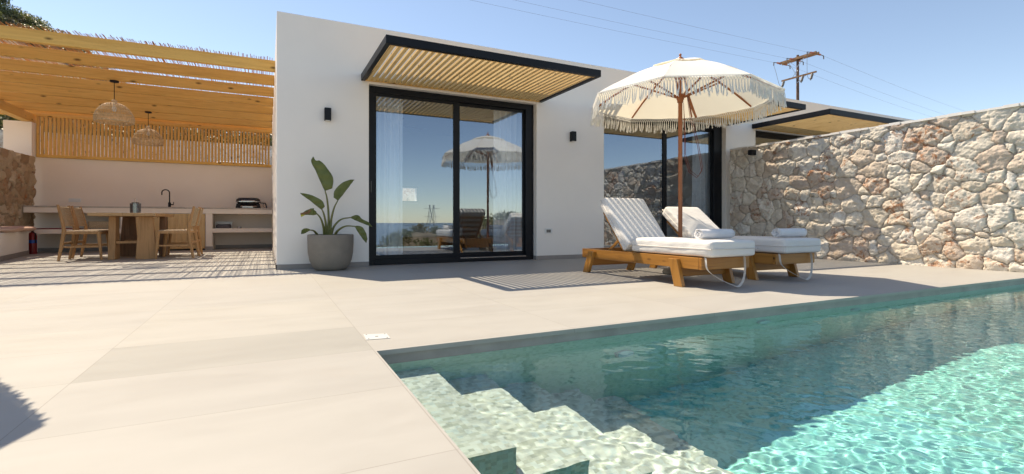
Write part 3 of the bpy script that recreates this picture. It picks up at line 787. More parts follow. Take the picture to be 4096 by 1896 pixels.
# grill
gx0, gx1, gy, gz = -.62, -.13, 12.5, .894
t = thing('tabletop_grill', ((gx0 + gx1) / 2, gy, gz), 'black electric tabletop grill with silver handle on the counter', 'grill')
def superbox(m, x0, x1, y0, y1, prof, e=.45, seg=40):
    """rounded-rectangle loft; prof = [(inset, z)]"""
    cx, cy = (x0 + x1) / 2, (y0 + y1) / 2; o = len(m.v); n = len(prof)
    for ins, z in prof:
        rx, ry = (x1 - x0) / 2 - ins, (y1 - y0) / 2 - ins
        for k in range(seg):
            a = 2 * PI * k / seg; c, s_ = math.cos(a), math.sin(a)
            m.v.append((cx + rx * math.copysign(abs(c) ** e, c), cy + ry * math.copysign(abs(s_) ** e, s_), z))
    for i in range(n - 1):
        for k in range(seg): m.f.append((o + i * seg + k, o + i * seg + (k + 1) % seg, o + (i + 1) * seg + (k + 1) % seg, o + (i + 1) * seg + k))
    m.f.append(tuple(o + k for k in range(seg))[::-1]); m.f.append(tuple(o + (n - 1) * seg + k for k in range(seg)))
    return m
m = MB(); superbox(m, gx0 + .02, gx1 - .02, gy - .17, gy + .17, [(.05, gz + .06), (.02, gz + .09), (0, gz + .135)]); obj('body', m, 'black_gloss', t, smooth='auto')
m = MB(); superbox(m, gx0, gx1, gy - .18, gy + .18, [(0, gz + .137), (0, gz + .155), (.012, gz + .20), (.05, gz + .232), (.11, gz + .238)]); obj('lid', m, 'black_gloss', t, smooth='auto')
m = MB(); superbox(m, gx0 - .004, gx1 + .004, gy - .184, gy + .184, [(0, gz + .14), (0, gz + .156)]); obj('rim', m, 'steel', t, smooth='auto')
m = MB(); m.tube([(gx0 + .1, gy - .18, gz + .16), (gx0 + .12, gy - .225, gz + .165), (gx1 - .12, gy - .225, gz + .165), (gx1 - .1, gy - .18, gz + .16)], .010, 8); obj('handle', m, 'steel', t, smooth='auto')
m = MB()
m.hexa([(gx0, gy - .17, gz), (gx0 + .07, gy - .17, gz), (gx0 + .07, gy + .17, gz), (gx0, gy + .17, gz)], [(gx0 + .02, gy - .15, gz + .1), (gx0 + .1, gy - .15, gz + .1), (gx0 + .1, gy + .15, gz + .1), (gx0 + .02, gy + .15, gz + .1)])
m.hexa([(gx1 - .07, gy - .17, gz), (gx1, gy - .17, gz), (gx1, gy + .17, gz), (gx1 - .07, gy + .17, gz)], [(gx1 - .1, gy - .15, gz + .1), (gx1 - .02, gy - .15, gz + .1), (gx1 - .02, gy + .15, gz + .1), (gx1 - .1, gy + .15, gz + .1)])
m.box(gx0 + .07, gx1 - .07, gy - .14, gy + .14, gz + .015, gz + .03)
obj('stand', m, 'black', t)
m = MB(); m.box(gx0 + .13, gx1 - .15, gy - .165, gy - .142, gz + .02, gz + .035); obj('drip_tray', m, 'steel', t)
m = MB(); m.box(gx1 - .01, gx1 + .05, gy - .03, gy + .03, gz + .11, gz + .135)
obj('control', m, 'grey_plastic', t)
m = MB(); m.tube([(gx1 + .05, gy - .02, gz + .12), (gx1 + .09, gy - .04, gz + .12), (gx1 + .11, gy - .05, gz + .06), (gx1 + .12, gy - .06, gz + .012)], .012, 8)
m.tube([(gx1 + .08 + .035 * math.cos(a), gy - .05, gz + .07 + .045 * math.sin(a)) for a in [k * .5 for k in range(12)]], .004, 6); obj('power_cord', m, 'black', t, smooth=True)
# shelf items
t = thing('storage_box', (-.85, 12.5, .452), 'translucent plastic box holding dark cloths on the right shelf', 'box')
bx = (-1.0, -.69, 12.34, 12.6)
m = MB(); m.box(bx[0], bx[1], bx[3] - .006, bx[3], .453, .60); m.box(bx[0], bx[0] + .005, bx[2], bx[3] - .006, .453, .58); m.box(bx[1] - .005, bx[1], bx[2], bx[3] - .006, .453, .58); m.box(bx[0], bx[1], bx[2], bx[3], .4525, .457)
obj('box_shell', m, 'white_plastic', t)
m = MB(); superbox(m, bx[0] + .01, bx[1] - .01, bx[2] - .02, bx[3] - .02, [(.01, .458), (0, .48), (.004, .52), (.03, .545)], .5); obj('folded_cloth', m, 'rope_grey', t, smooth='auto')
m = MB(); m.lathe([(.028, 0), (.045, .012), (.05, .035), (.046, .035), (.04, .015), (.0, .008)], (-.55, 12.36, .4525), 24, False)
tag(obj('bowl', m, 'steel', smooth=True), 'small metal bowl on the right shelf of the counter', 'bowl')
m = MB(); superbox(m, -3.17, -2.82, 12.4, 12.7, [(.02, .453), (0, .48), (0, .60), (.01, .605)], .3)
tag(obj('wicker_basket', m, 'cord_woven', smooth='auto'), 'brown wicker basket on the left counter shelf', 'basket')
m = MB(); superbox(m, -3.95, -3.25, 12.22, 12.6, [(.0, .4525), (0, .462), (.01, .472)], .3)
tag(obj('folded_red_mat', m, 'red', smooth='auto'), 'folded red mat lying on the left counter shelf', 'mat')
t = thing('fire_extinguisher', (-3.80, 12.12, 0), 'red fire extinguisher in the corner between bench and counter', 'fire extinguisher')
m = MB(); m.lathe([(.06, .001), (.062, .02), (.062, .33), (.05, .38), (.02, .405), (.018, .42)], (-3.885, 12.12, 0), 24); obj('cylinder', m, 'red', t, smooth='auto')
m = MB(); m.lathe([(.0625, .20), (.0625, .26)], (-3.885, 12.12, 0), 24, False); obj('label_band', m, 'blue', t, smooth=True)
m = MB(); m.box(-3.895, -3.875, 12.05, 12.15, .42, .44); m.tube([(-3.885, 12.09, .42), (-3.83, 12.07, .38), (-3.825, 12.07, .2)], .009, 6); obj('valve', m, 'black', t)

# dining table
tb = thing('dining_table', (-1.98, 10.2, 0), 'wooden dining table with broad tapered slab legs', 'table')
TZ = .728; tx0, tx1, ty0, ty1 = -2.40, -1.56, 9.40, 11.06
m = MB(); n = 6
for k in range(n):
    a = tx0 + (tx1 - tx0) * k / n; m.box(a, a + (tx1 - tx0) / n - .001, ty0, ty1, TZ - .048, TZ)
obj('tabletop', m, 'teak_x', tb, bevel=.004)
def slab_leg(cx, cy, along, wb, wt, th, mat):
    m = MB()
    if along == 'x':
        m.hexa([(cx - wb / 2, cy - th / 2, .002), (cx + wb / 2, cy - th / 2, .002), (cx + wb / 2, cy + th / 2, .002), (cx - wb / 2, cy + th / 2, .002)],
               [(cx - wt / 2, cy - th / 2, TZ - .05), (cx + wt / 2, cy - th / 2, TZ - .05), (cx + wt / 2, cy + th / 2, TZ - .05), (cx - wt / 2, cy + th / 2, TZ - .05)])
    else:
        m.hexa([(cx - th / 2, cy - wb / 2, .002), (cx + th / 2, cy - wb / 2, .002), (cx + th / 2, cy + wb / 2, .002), (cx - th / 2, cy + wb / 2, .002)],
               [(cx - th / 2, cy - wt / 2, TZ - .05), (cx + th / 2, cy - wt / 2, TZ - .05), (cx + th / 2, cy + wt / 2, TZ - .05), (cx - th / 2, cy + wt / 2, TZ - .05)])
    obj('leg', m, mat, tb, bevel=.004)
slab_leg(-2.17, 9.80, 'y', .30, .20, .09, 'teak')
slab_leg(-1.72, 9.62, 'x', .27, .18, .07, 'teak')
slab_leg(-2.14, 10.60, 'x', .27, .17, .07, 'teak_dark')
slab_leg(-1.60, 10.30, 'y', .34, .22, .08, 'teak_dark')
m = MB(); m.box(-2.12, -1.85, 9.70, 9.76, .25, .285); obj('stretcher', m, 'teak', tb)
m = MB(); m.box(-2.12, -1.64, 10.2, 10.26, .25, .285); obj('stretcher', m, 'teak', tb)
# placemats + lantern
for px, py, lb in ((-2.18, 9.75, 'thin grey placemat on the table left of the lantern'), (-1.85, 10.6, 'thin grey placemat at the far side of the table behind the lantern')):
    m = MB(); superbox(m, px - .2, px + .2, py - .15, py + .15, [(0, TZ + .001), (0, TZ + .006)], .8)
    tag(obj('placemat', m, 'rope_grey'), lb, 'placemat', 'placemats on the dining table')
lx, ly = -1.86, 9.62
t = thing('candle_lantern', (lx, ly, TZ), 'smoked glass candle lantern with wire handle on the dining table', 'lantern')
m = MB(); m.lathe([(.072, .0), (.072, .15)], (lx, ly, TZ + .002), 28, False); m.lathe([(.069, .15), (.069, .004)], (lx, ly, TZ + .002), 28, False); obj('glass_body', m, 'lantern_glass', t, smooth=True, fix=False)
m = MB(); m.lathe([(.05, 0), (.05, .012), (.03, .018)], (lx, ly, TZ + .154), 24); obj('lid', m, 'black', t)
m = MB(); m.lathe([(.072, 0), (.072, .003)], (lx, ly, TZ + .0005), 24); obj('base', m, 'black', t)
m = MB(); m.tube([(lx - .014, ly, TZ + .165), (lx - .016, ly, TZ + .21), (lx, ly, TZ + .24), (lx + .016, ly, TZ + .21), (lx + .014, ly, TZ + .165)], .003, 6); obj('handle', m, 'steel', t)
m = MB(); m.lathe([(.034, 0), (.034, .065), (.0, .066)], (lx, ly, TZ + .006), 20, False); obj('candle', m, 'white_plastic', t)

# dining chairs
def make_chair():
    t = thing('dining_chair', (0, 0, 0), 'x', 'chair', 'woven dining chairs round the table')
    # faces +x; rear feet at x 0, front feet at x .46; width y -.25..25
    for s in (-1, 1):
        y = s * .235
        m = MB(); m.tube([(-.035, y, .002), (.0, y, .22), (.03, y, .44), (.02, y, .55), (-.045, y * .96, .845)], [.018, .023, .027, .022, .017], 8); obj('rear_leg', m, 'teak', t, smooth='auto')
        m = MB(); m.tube([(.475, y, .002), (.455, y, .25), (.44, y, .435)], [.016, .022, .028], 8); obj('front_leg', m, 'teak', t, smooth='auto')
        m = MB(); m.bar((.03, y, .425), (.45, y, .425), .024, .045); obj('seat_rail', m, 'teak', t, bevel=.004)
        m = MB(); m.bar((.0, y, .21), (.455, y, .21), .016, .026); obj('stretcher', m, 'teak', t, bevel=.003)
    for xq, zq in ((.455, .42), (.03, .42), (.0, .26)):
        m = MB(); m.bar((xq, -.22, zq), (xq, .22, zq), .024, .036); obj('cross_rail', m, 'teak', t, bevel=.003)
    m = MB()
    for k in range(17):
        x = .045 + k * .0245; m.tube([(x, -.215, .447), (x, 0, .440), (x, .215, .447)], .0115, 6)
    for k in range(14):
        y = -.2 + k * .0308; m.tube([(.04 + q * .05, y, .449 + (.006 if (q + k) % 2 else -.003)) for q in range(9)], .007, 5)
    obj('woven_seat', m, 'cord_woven', t, smooth=True)
    m = MB()
    for k in range(13):
        z = .53 + k * .0235; x = .02 - .065 * (z - .55) / .295
        m.tube([(x, -.22, z), (x - .022, 0, z), (x, .22, z)], .0115, 6)
    for k in range(12):
        y = -.2 + k * .036; m.tube([(.02 - .065 * (z - .55) / .295 + (.008 if (q + k) % 2 else -.008) - .022 * (1 - (y / .22) ** 2), y, z) for q, z in enumerate([.525 + .024 * q for q in range(13)])], .007, 5)
    obj('woven_back', m, 'cord_woven', t, smooth=True)
    return t
ch = make_chair()
spots = [((-2.76, 9.86, 0), 0.0, 'woven teak dining chair nearest the camera on the bench side of the table'),
         ((-2.77, 10.47, 0), 0.03, 'woven teak dining chair on the bench side, further from the camera'),
         ((-1.10, 9.76, 0), PI - .06, 'woven teak dining chair nearest the camera on the cabinet side of the table'),
         ((-1.10, 10.40, 0), PI + .02, 'woven teak dining chair on the cabinet side, tucked behind its neighbour')]
for i, (loc, rz, lb) in enumerate(spots):
    o = ch if i == 0 else copy_tree(ch)
    o.location = loc; o.rotation_euler = (0, 0, rz); o['label'] = lb

# pendant lamps
def pendant(x, y, label):
    t = thing('pendant_lamp', (x, y, 2.69), label, 'pendant lamp', 'rattan pendant lamps under the pergola')
    m = MB(); m.lathe([(.055, 0), (.055, -.022), (.03, -.028)], (x, y, 2.689), 20); obj('ceiling_cap', m, 'black', t)
    m = MB(); m.tube([(x, y, 2.665), (x, y, 2.40)], .005, 6); obj('cord', m, 'black', t)
    m = MB(); m.lathe([(.02, .0), (.036, -.01), (.036, -.055)], (x, y, 2.405), 16, False); obj('neck', m, 'rattan', t, smooth=True)
    R, H = .25, .28; z0 = 2.35; m = MB()
    prof = lambda f: (R * math.sin(min(1, .16 + f * .84) * PI / 2) * (1 if f < .8 else 1 - (f - .8) * .25), z0 - H * (1 - math.cos(f * PI / 2 * 1.0)) ** .85)
    for k in range(56):      # two families of crossing spirals
        for sgn in (-1, 1):
            a0 = 2 * PI * k / 56
            pts = []
            for q in range(9):
                f = q / 8; r_, z = prof(f); a = a0 + sgn * f * .55; pts.append((x + r_ * math.cos(a), y + r_ * math.sin(a), z))
            m.tube(pts, .0021, 4, False)
    for f in (.03, .3, .42, .55, .78, .82, .86, .90, .94, .98, 1.0):
        r_, z = prof(f); m.tube([(x + r_ * math.cos(a), y + r_ * math.sin(a), z) for a in [2 * PI * k / 36 for k in range(37)]], .0042 if f > .75 else .003, 5, False)
    obj('shade', m, 'rattan', t, smooth=True, fix=False)
    m = MB(); m.lathe([(.0, -.12), (.025, -.11), (.032, -.085), (.025, -.06), (.014, -.04), (.014, 0)], (x, y, 2.35), 14, False); obj('bulb', m, 'white_plastic', t, smooth=True)
pendant(-2.04, 9.23, 'larger-looking rattan dome pendant lamp hanging nearest the camera')
pendant(-2.03, 11.52, 'smaller-looking rattan dome pendant lamp hanging nearest the slat screen')

# parked car behind the screen
cx, cy, cz = -.66, 16.9, .9
t = thing('parked_car', (cx, cy, cz), 'white car parked behind the slat screen, only its roof and windows showing', 'car')
prof = [(-1.95, .35), (-1.97, .75), (-1.9, .88), (-1.2, .98), (-.65, 1.40), (-.45, 1.45), (.9, 1.46), (1.3, 1.4), (1.8, 1.0), (1.95, .9), (1.95, .35)]
m = MB(); W_ = .82
lay = []
for p, z in prof: 
    w = W_ if z < 1.0 else W_ - .22 * (z - 1.0) / .46
    lay.append(((cx - w, cy + p, cz + z), (cx + w, cy + p, cz + z)))
n = len(lay); m.v = [q for l in lay for q in l]
m.f = [(2 * i, 2 * i + 1, 2 * ((i + 1) % n) + 1, 2 * ((i + 1) % n)) for i in range(n)] + [tuple(2 * i for i in range(n)), tuple(2 * i + 1 for i in range(n))][0:2]
carw = plain('car_paint', (.6, .6, .62), .25, 0, .01, 4, 0); obj('body', m, carw, t, bevel=.03)
m = MB(); m.add([(cx - .70, cy - 1.215, cz + 1.0), (cx + .70, cy - 1.215, cz + 1.0), (cx + .58, cy - .68, cz + 1.40), (cx - .58, cy - .68, cz + 1.40), (cx - .70, cy - 1.19, cz + .98), (cx + .70, cy - 1.19, cz + .98), (cx + .58, cy - .655, cz + 1.38), (cx - .58, cy - .655, cz + 1.38)], [(0, 1, 2, 3), (7, 6, 5, 4), (0, 4, 5, 1), (2, 6, 7, 3)])
obj('windscreen', m, 'black_gloss', t)
for s in (-1, 1):
    m = MB(); m.prism([(cx + s * (W_ + .004), cy - 1.05, cz + 1.02), (cx + s * (W_ - .17), cy - .55, cz + 1.37), (cx + s * (W_ - .17), cy + 1.1, cz + 1.38), (cx + s * (W_ + .002), cy + 1.55, cz + 1.03)], (s * .012, 0, 0)); obj('side_window', m, 'black_gloss', t)
    for py in (-1.25, 1.25):
        m = MB(); m.tube([(cx + s * (W_ - .18), cy + py, cz + .33), (cx + s * (W_ + .01), cy + py, cz + .33)], .32, 24); obj('wheel', m, 'black', t, smooth='auto')

# ------------------------------------------------------------------ planter and plant
pc = (.70, 6.445)
t = thing('planter', (pc[0], pc[1], 0), 'large round grey concrete planter beside the wide sliding door', 'planter')
m = MB(); m.lathe([(.15, .001), (.185, .012), (.215, .05), (.245, .12), (.262, .21), (.268, .32), (.268, .425), (.263, .434), (.248, .434), (.245, .42), (.245, .39)], (pc[0], pc[1], 0), 56, False)
m.lathe([(.0, .001), (.15, .001)], (pc[0], pc[1], 0), 56, False)
obj('pot', m, 'concrete', t, smooth='auto')
m = MB(); m.lathe([(.2455, .40), (.15, .408), (.0, .41)], (pc[0], pc[1], 0), 40, False); obj('soil', m, 'soil', t)
def U(px, py, y=6.42):          # zoom pixel of the plant to a point in the plane y
    u = 1150 + px * .4278; v = 600 + py * .4278
    a = (u - 2048) / 1981.; T_ = math.radians(26.3); s_, c_ = math.sin(T_), math.cos(T_)
    tt_ = y / (c_ - a * s_); return Vector((tt_ * (s_ + a * c_), y, .58 + tt_ * (890 - v) / 1981.))
def spline(P, n):
    P = [Vector(p) for p in P]; out = []
    Q = [P[0] * 2 - P[1]] + P + [P[-1] * 2 - P[-2]]
    for i in range(1, len(Q) - 2):
        for k in range(n):
            t_ = k / n; a, b_, c, e = Q[i - 1], Q[i], Q[i + 1], Q[i + 2]
            out.append(.5 * ((2 * b_) + (c - a) * t_ + (2 * a - 5 * b_ + 4 * c - e) * t_ * t_ + (3 * b_ - a - 3 * c + e) * t_ ** 3))
    out.append(P[-1]); return out
plant = thing('potted_plant', (pc[0], pc[1], .41), 'bird of paradise plant with broad green leaves in the concrete planter', 'plant')
# each leaf: stem pixels, midrib pixels, widths left and right of the midrib (px), depth y, material
leaves = [
 ([(378, 800), (385, 640), (372, 470), (352, 382)], [(352, 382), (318, 300), (270, 190), (228, 110), (238, 62)], (4, 8, 8, 6, 1), (66, 108, 90, 58, 2), 6.42, 'leaf', ''),
 ([(398, 800), (408, 660), (435, 545), (470, 472)], [(470, 472), (505, 425), (560, 350), (600, 300), (624, 278)], (48, 78, 66, 30, 1), (3, 6, 8, 6, 1), 6.40, 'leaf', ''),
 ([(360, 800), (358, 690), (340, 600), (322, 556)], [(322, 556), (280, 520), (210, 465), (150, 425), (118, 402)], (4, 8, 6, 5, 1), (36, 60, 46, 22, 1), 6.38, 'leaf', ''),
 ([(345, 800), (335, 715), (310, 640), (276, 595)], [(276, 595), (250, 603), (215, 600), (180, 598), (150, 604)], (4, 6, 8, 8, 5), (24, 56, 52, 34, 18), 6.30, 'leaf', ''),
 ([(405, 800), (435, 715), (500, 650), (595, 630)], [(595, 630), (640, 645), (690, 668), (745, 690), (792, 716)], (10, 40, 24, 20, 1), (8, 14, 12, 12, 3), 6.34, 'leaf', ''),
 ([(440, 800), (475, 750), (545, 712), (636, 714)], [(636, 714), (665, 745), (700, 790), (725, 835), (736, 866)], (10, 40, 36, 22, 2), (8, 18, 22, 16, 2), 6.28, 'leaf', ''),
 ([(290, 810), (270, 780), (245, 755), (212, 748)], [(212, 748), (190, 756), (165, 766), (145, 776), (128, 785)], (3, 6, 10, 8, 1), (8, 26, 32, 26, 2), 6.25, 'leaf', ''),
]
for st_, mid, wl, wr_, yy, mt, lb in leaves:
    m = MB(); sp = spline([U(p[0], p[1], 6.44 + (yy - 6.44) * i / 3) for i, p in enumerate(st_)], 6)
    n = len(sp); m.tube(sp, [.017 - .011 * i / n for i in range(n)], 8); so = obj('stem', m, 'stem', plant, smooth=True)
    mp = spline([U(p[0], p[1], yy) for p in mid], 6); K = len(mp); m = MB()
    wL = spline([Vector((w, 0, 0)) for w in wl], 6); wR = spline([Vector((w, 0, 0)) for w in wr_], 6)
    pxs = .4278 * 5.95 / 1981
    rows = []
    for i, p in enumerate(mp):
        dd = (mp[min(i + 1, K - 1)] - mp[max(i - 1, 0)]); dd.y = 0; dd.normalize()
        nr = Vector((dd.z, 0, -dd.x))      # right-hand side looking along the leaf
        row = []
        for q in range(-3, 4):
            w = (wL[i].x if q < 0 else wR[i].x) * abs(q) / 3 * pxs
            row.append(p + nr * (w if q > 0 else -w) + Vector((0, -.28 * w * (1 if q > 0 else .7) + .006 * math.sin(i * 1.1 + q), 0)))
        rows.append(row)
    for row in rows: m.v += [tuple(q) for q in row]
    m.f = [(i * 7 + k, i * 7 + k + 1, (i + 1) * 7 + k + 1, (i + 1) * 7 + k) for i in range(K - 1) for k in range(6)]
    lo = obj('leaf', m, mt, plant, smooth=True, fix=False)
    md = lo.modifiers.new('thick', 'SOLIDIFY'); md.thickness = .0015
    m = MB(); m.tube(mp, [.006 - .005 * i / K for i in range(K)], 6); obj('midrib', m, 'stem', lo, smooth=True)
m = MB(); a = U(150, 604, 6.29)
m.v = [tuple(U(*p, 6.285)) for p in ((120, 590), (150, 583), (185, 575), (215, 545), (222, 566), (200, 592), (150, 606), (122, 606))]; m.f = [(0, 1, 6, 7), (1, 2, 5, 6), (2, 3, 4, 5)]
o = obj('withered_tip', m, 'leaf_brown', plant, fix=False); md = o.modifiers.new('thick', 'SOLIDIFY'); md.thickness = .003
m = MB(); m.v = [tuple(U(*p, 6.282)) for p in ((122, 606), (150, 604), (166, 606), (150, 616), (128, 626))]; m.f = [(0, 1, 2, 3, 4)]
o = obj('yellow_tip', m, 'leaf_yellow', plant, fix=False); md = o.modifiers.new('thick', 'SOLIDIFY'); md.thickness = .003

# ------------------------------------------------------------------ parasols
def parasol(cx, cy, ph, zr, R, label, detail=True, seed=1, zt=2.40):
    rnd = random.Random(seed)
    t = thing('parasol', (cx, cy, 0), label, 'parasol', 'fringed cream parasols on the terrace')
    hub = zt - .42
    vert = lambda k, r_: (cx + r_ * math.cos(ph + k * PI / 4), cy + r_ * math.sin(ph + k * PI / 4))
    zf = lambda f: zr + (zt - zr) * (1 - f ** 1.45)
    m = MB(); nr, ns = 12, 8
    for k in range(8):
        o = len(m.v)
        for i in range(nr + 1):
            f = .03 + .97 * i / nr
            a, b_ = Vector((*vert(k, R * f), 0)), Vector((*vert(k + 1, R * f), 0))
            for j in range(ns + 1):
                g = j / ns; p = a.lerp(b_, g); z = zf(f) - .045 * f * (1 - f * .55) * 4 * g * (1 - g) * .8 + .004 * math.sin(i * 1.3 + j * 2.1 + k) * f
                m.v.append((p.x, p.y, z))
        for i in range(nr):
            for j in range(ns): q = o + i * (ns + 1) + j; m.f.append((q, q + 1, q + ns + 2, q + ns + 1))
    obj('canopy', m, 'parasol', t, smooth=True, fix=False)
    m = MB()       # vent cap
    for k in range(8):
        o = len(m.v)
        for i in range(4):
            f = .03 + .31 * i / 3; a, b_ = Vector((*vert(k, R * f), 0)), Vector((*vert(k + 1, R * f), 0))
            for j in range(5): g = j / 4; p = a.lerp(b_, g); m.v.append((p.x, p.y, zf(f) + .016 - .006 * math.sin(g * PI) + .004 * math.sin(k * 3 + j)))
        for i in range(3):
            for j in range(4): q = o + i * 5 + j; m.f.append((q, q + 1, q + 6, q + 5))
    obj('vent_cap', m, 'parasol', t, smooth=True, fix=False)
    # fringe per side
    for k in range(8):
        a, b_ = Vector((*vert(k, R), zr)), Vector((*vert(k + 1, R), zr)); m = MB(); Ls = (b_ - a).length; n = int(Ls / .0265)
        tan = (b_ - a).normalized(); outw = Vector((tan.y, -tan.x, 0))
        if outw.dot(a - Vector((cx, cy, zr))) < 0: outw = -outw
        pt = lambda s_, z, o_=0: a + tan * s_ + outw * (.004 + o_) + Vector((0, 0, z))
        m.bar(pt(0, -.004), pt(Ls, -.004), .006, .012)
        st = Ls / n
        for i in range(n + 1):
            for sg in (-1, 1):         # knotted net, two rows of diamonds
                for row in range(2):
                    s0 = i * st; s1 = s0 + sg * st / 2
                    if not (-.001 <= s1 <= Ls + .001): continue
                    m.bar(pt(s0 if row == 0 else s1, -.008 - row * .022), pt(s1 if row == 0 else s0, -.030 - row * .022), .0042, .0042)
            m.lathe([(.0, -.006), (.0062, 0), (.0, .006)], tuple(pt(i * st, -.052)), 5, False)
        blow = rnd.uniform(-.012, .012)
        for i in range(n + 1):
            ln = rnd.uniform(.115, .15) * (1 if detail else .55); sway = blow + rnd.uniform(-.018, .018); so = rnd.uniform(-.006, .022)
            for q in range(3):
                w = .0052; ss = i * st; d1 = rnd.uniform(-.006, .006); d2 = rnd.uniform(-.013, .013)
                p0, p1, p2 = pt(ss, -.052), pt(ss + d1 + sway * .35, -.052 - ln * .5, so * .4 + rnd.uniform(-.004, .004)), pt(ss + d2 + sway, -.052 - ln * rnd.uniform(.9, 1.05), so + rnd.uniform(-.006, .006))
                m.tube([p0, p1, p2], [w * .7, w, w * .75], 4)
        obj('fringe', m, 'fringe', t, fix=False)
    # wooden frame
    m = MB(); m.tube([(cx, cy, .05), (cx, cy, zt + .02)], .0235, 20); obj('pole', m, 'pole_wood', t, smooth='auto')
    m = MB(); m.lathe([(.018, .0), (.04, .012), (.042, .028), (.022, .045), (.010, .055), (.012, .062), (.016, .075), (.008, .088), (.0, .09)], (cx, cy, zt - .002), 20, False); obj('finial', m, 'pole_wood', t, smooth=True)
    m = MB(); m.lathe([(.045, 0), (.045, -.035), (.028, -.04)], (cx, cy, zt - .045), 20); obj('top_hub', m, 'pole_wood', t)
    m = MB(); m.lathe([(.030, .06), (.030, .03), (.042, .025), (.042, -.01), (.034, -.02), (.034, -.045), (.026, -.05)], (cx, cy, hub), 20); obj('runner_hub', m, 'pole_wood', t, smooth='auto')
    for k in range(8):
        m = MB(); zo = lambda f: zf(f) - .018
        m.tube([(*vert(k, R * f), zo(f)) for f in (.04, .25, .5, .75, .97)], [.012, .012, .012, .011, .010], 6); rb = obj('rib', m, 'pole_wood', t)
        m = MB(); m.tube([(*vert(k, .035), hub + .01), (*vert(k, R * .52), zo(.52) - .008)], .011, 6); obj('strut', m, 'pole_wood', rb)
    # closing strap and cord
    return t
par = parasol(4.18, 4.17, 3.0, 1.962, 1.03, 'cream fringed parasol with wooden pole standing between the two loungers')
m = MB(); cx, cy = 4.18, 4.17
m.tube([(cx + .03, cy - .02, 1.93), (cx + .045, cy - .03, 1.6), (cx + .05, cy - .03, 1.35), (cx + .10, cy - .05, 1.17), (cx + .19, cy - .08, 1.10), (cx + .25, cy - .09, 1.2), (cx + .2, cy - .07, 1.5), (cx + .11, cy - .05, 1.8), (cx + .05, cy - .02, 2.2)], .003, 5)
m.tube([(cx + .03, cy - .02, 1.93), (cx + .035, cy - .03, 1.6), (cx + .035, cy - .03, 1.32), (cx + .08, cy - .05, 1.15), (cx + .17, cy - .08, 1.085), (cx + .235, cy - .09, 1.16), (cx + .19, cy - .07, 1.45), (cx + .10, cy - .05, 1.75), (cx + .045, cy - .02, 2.2)], .003, 5)
cordm = plain('red_cord', (.25, .06, .04), .7, 0, .02, 5, 0); obj('pull_cord', m, cordm, par, smooth=True)
m = MB(); m.bar((cx + .06, cy - .03, 2.08), (cx + .14, cy - .08, 1.80), .022, .02); m.bar((cx + .09, cy - .05, 1.94), (cx + .15, cy - .09, 1.76), .028, .02); obj('crank_strut', m, 'pole_wood', par, bevel=.003)
m = MB(); m.lathe([(.19, .001), (.195, .02), (.18, .055), (.13, .075), (.03, .08)], (4.18, 4.17, 0), 28); obj('base_stone', m, 'concrete', par, smooth='auto')
# canopy drape folded on the left edge
p2 = parasol(-2.16, 2.88, .10, 1.96, 1.03, 'second fringed parasol standing off to the left, seen only by its shadow', detail=False, seed=9)
m = MB(); m.lathe([(.19, .001), (.195, .02), (.18, .055), (.13, .075), (.03, .08)], (-2.16, 2.88, 0), 28); obj('base_stone', m, 'concrete', p2, smooth='auto')

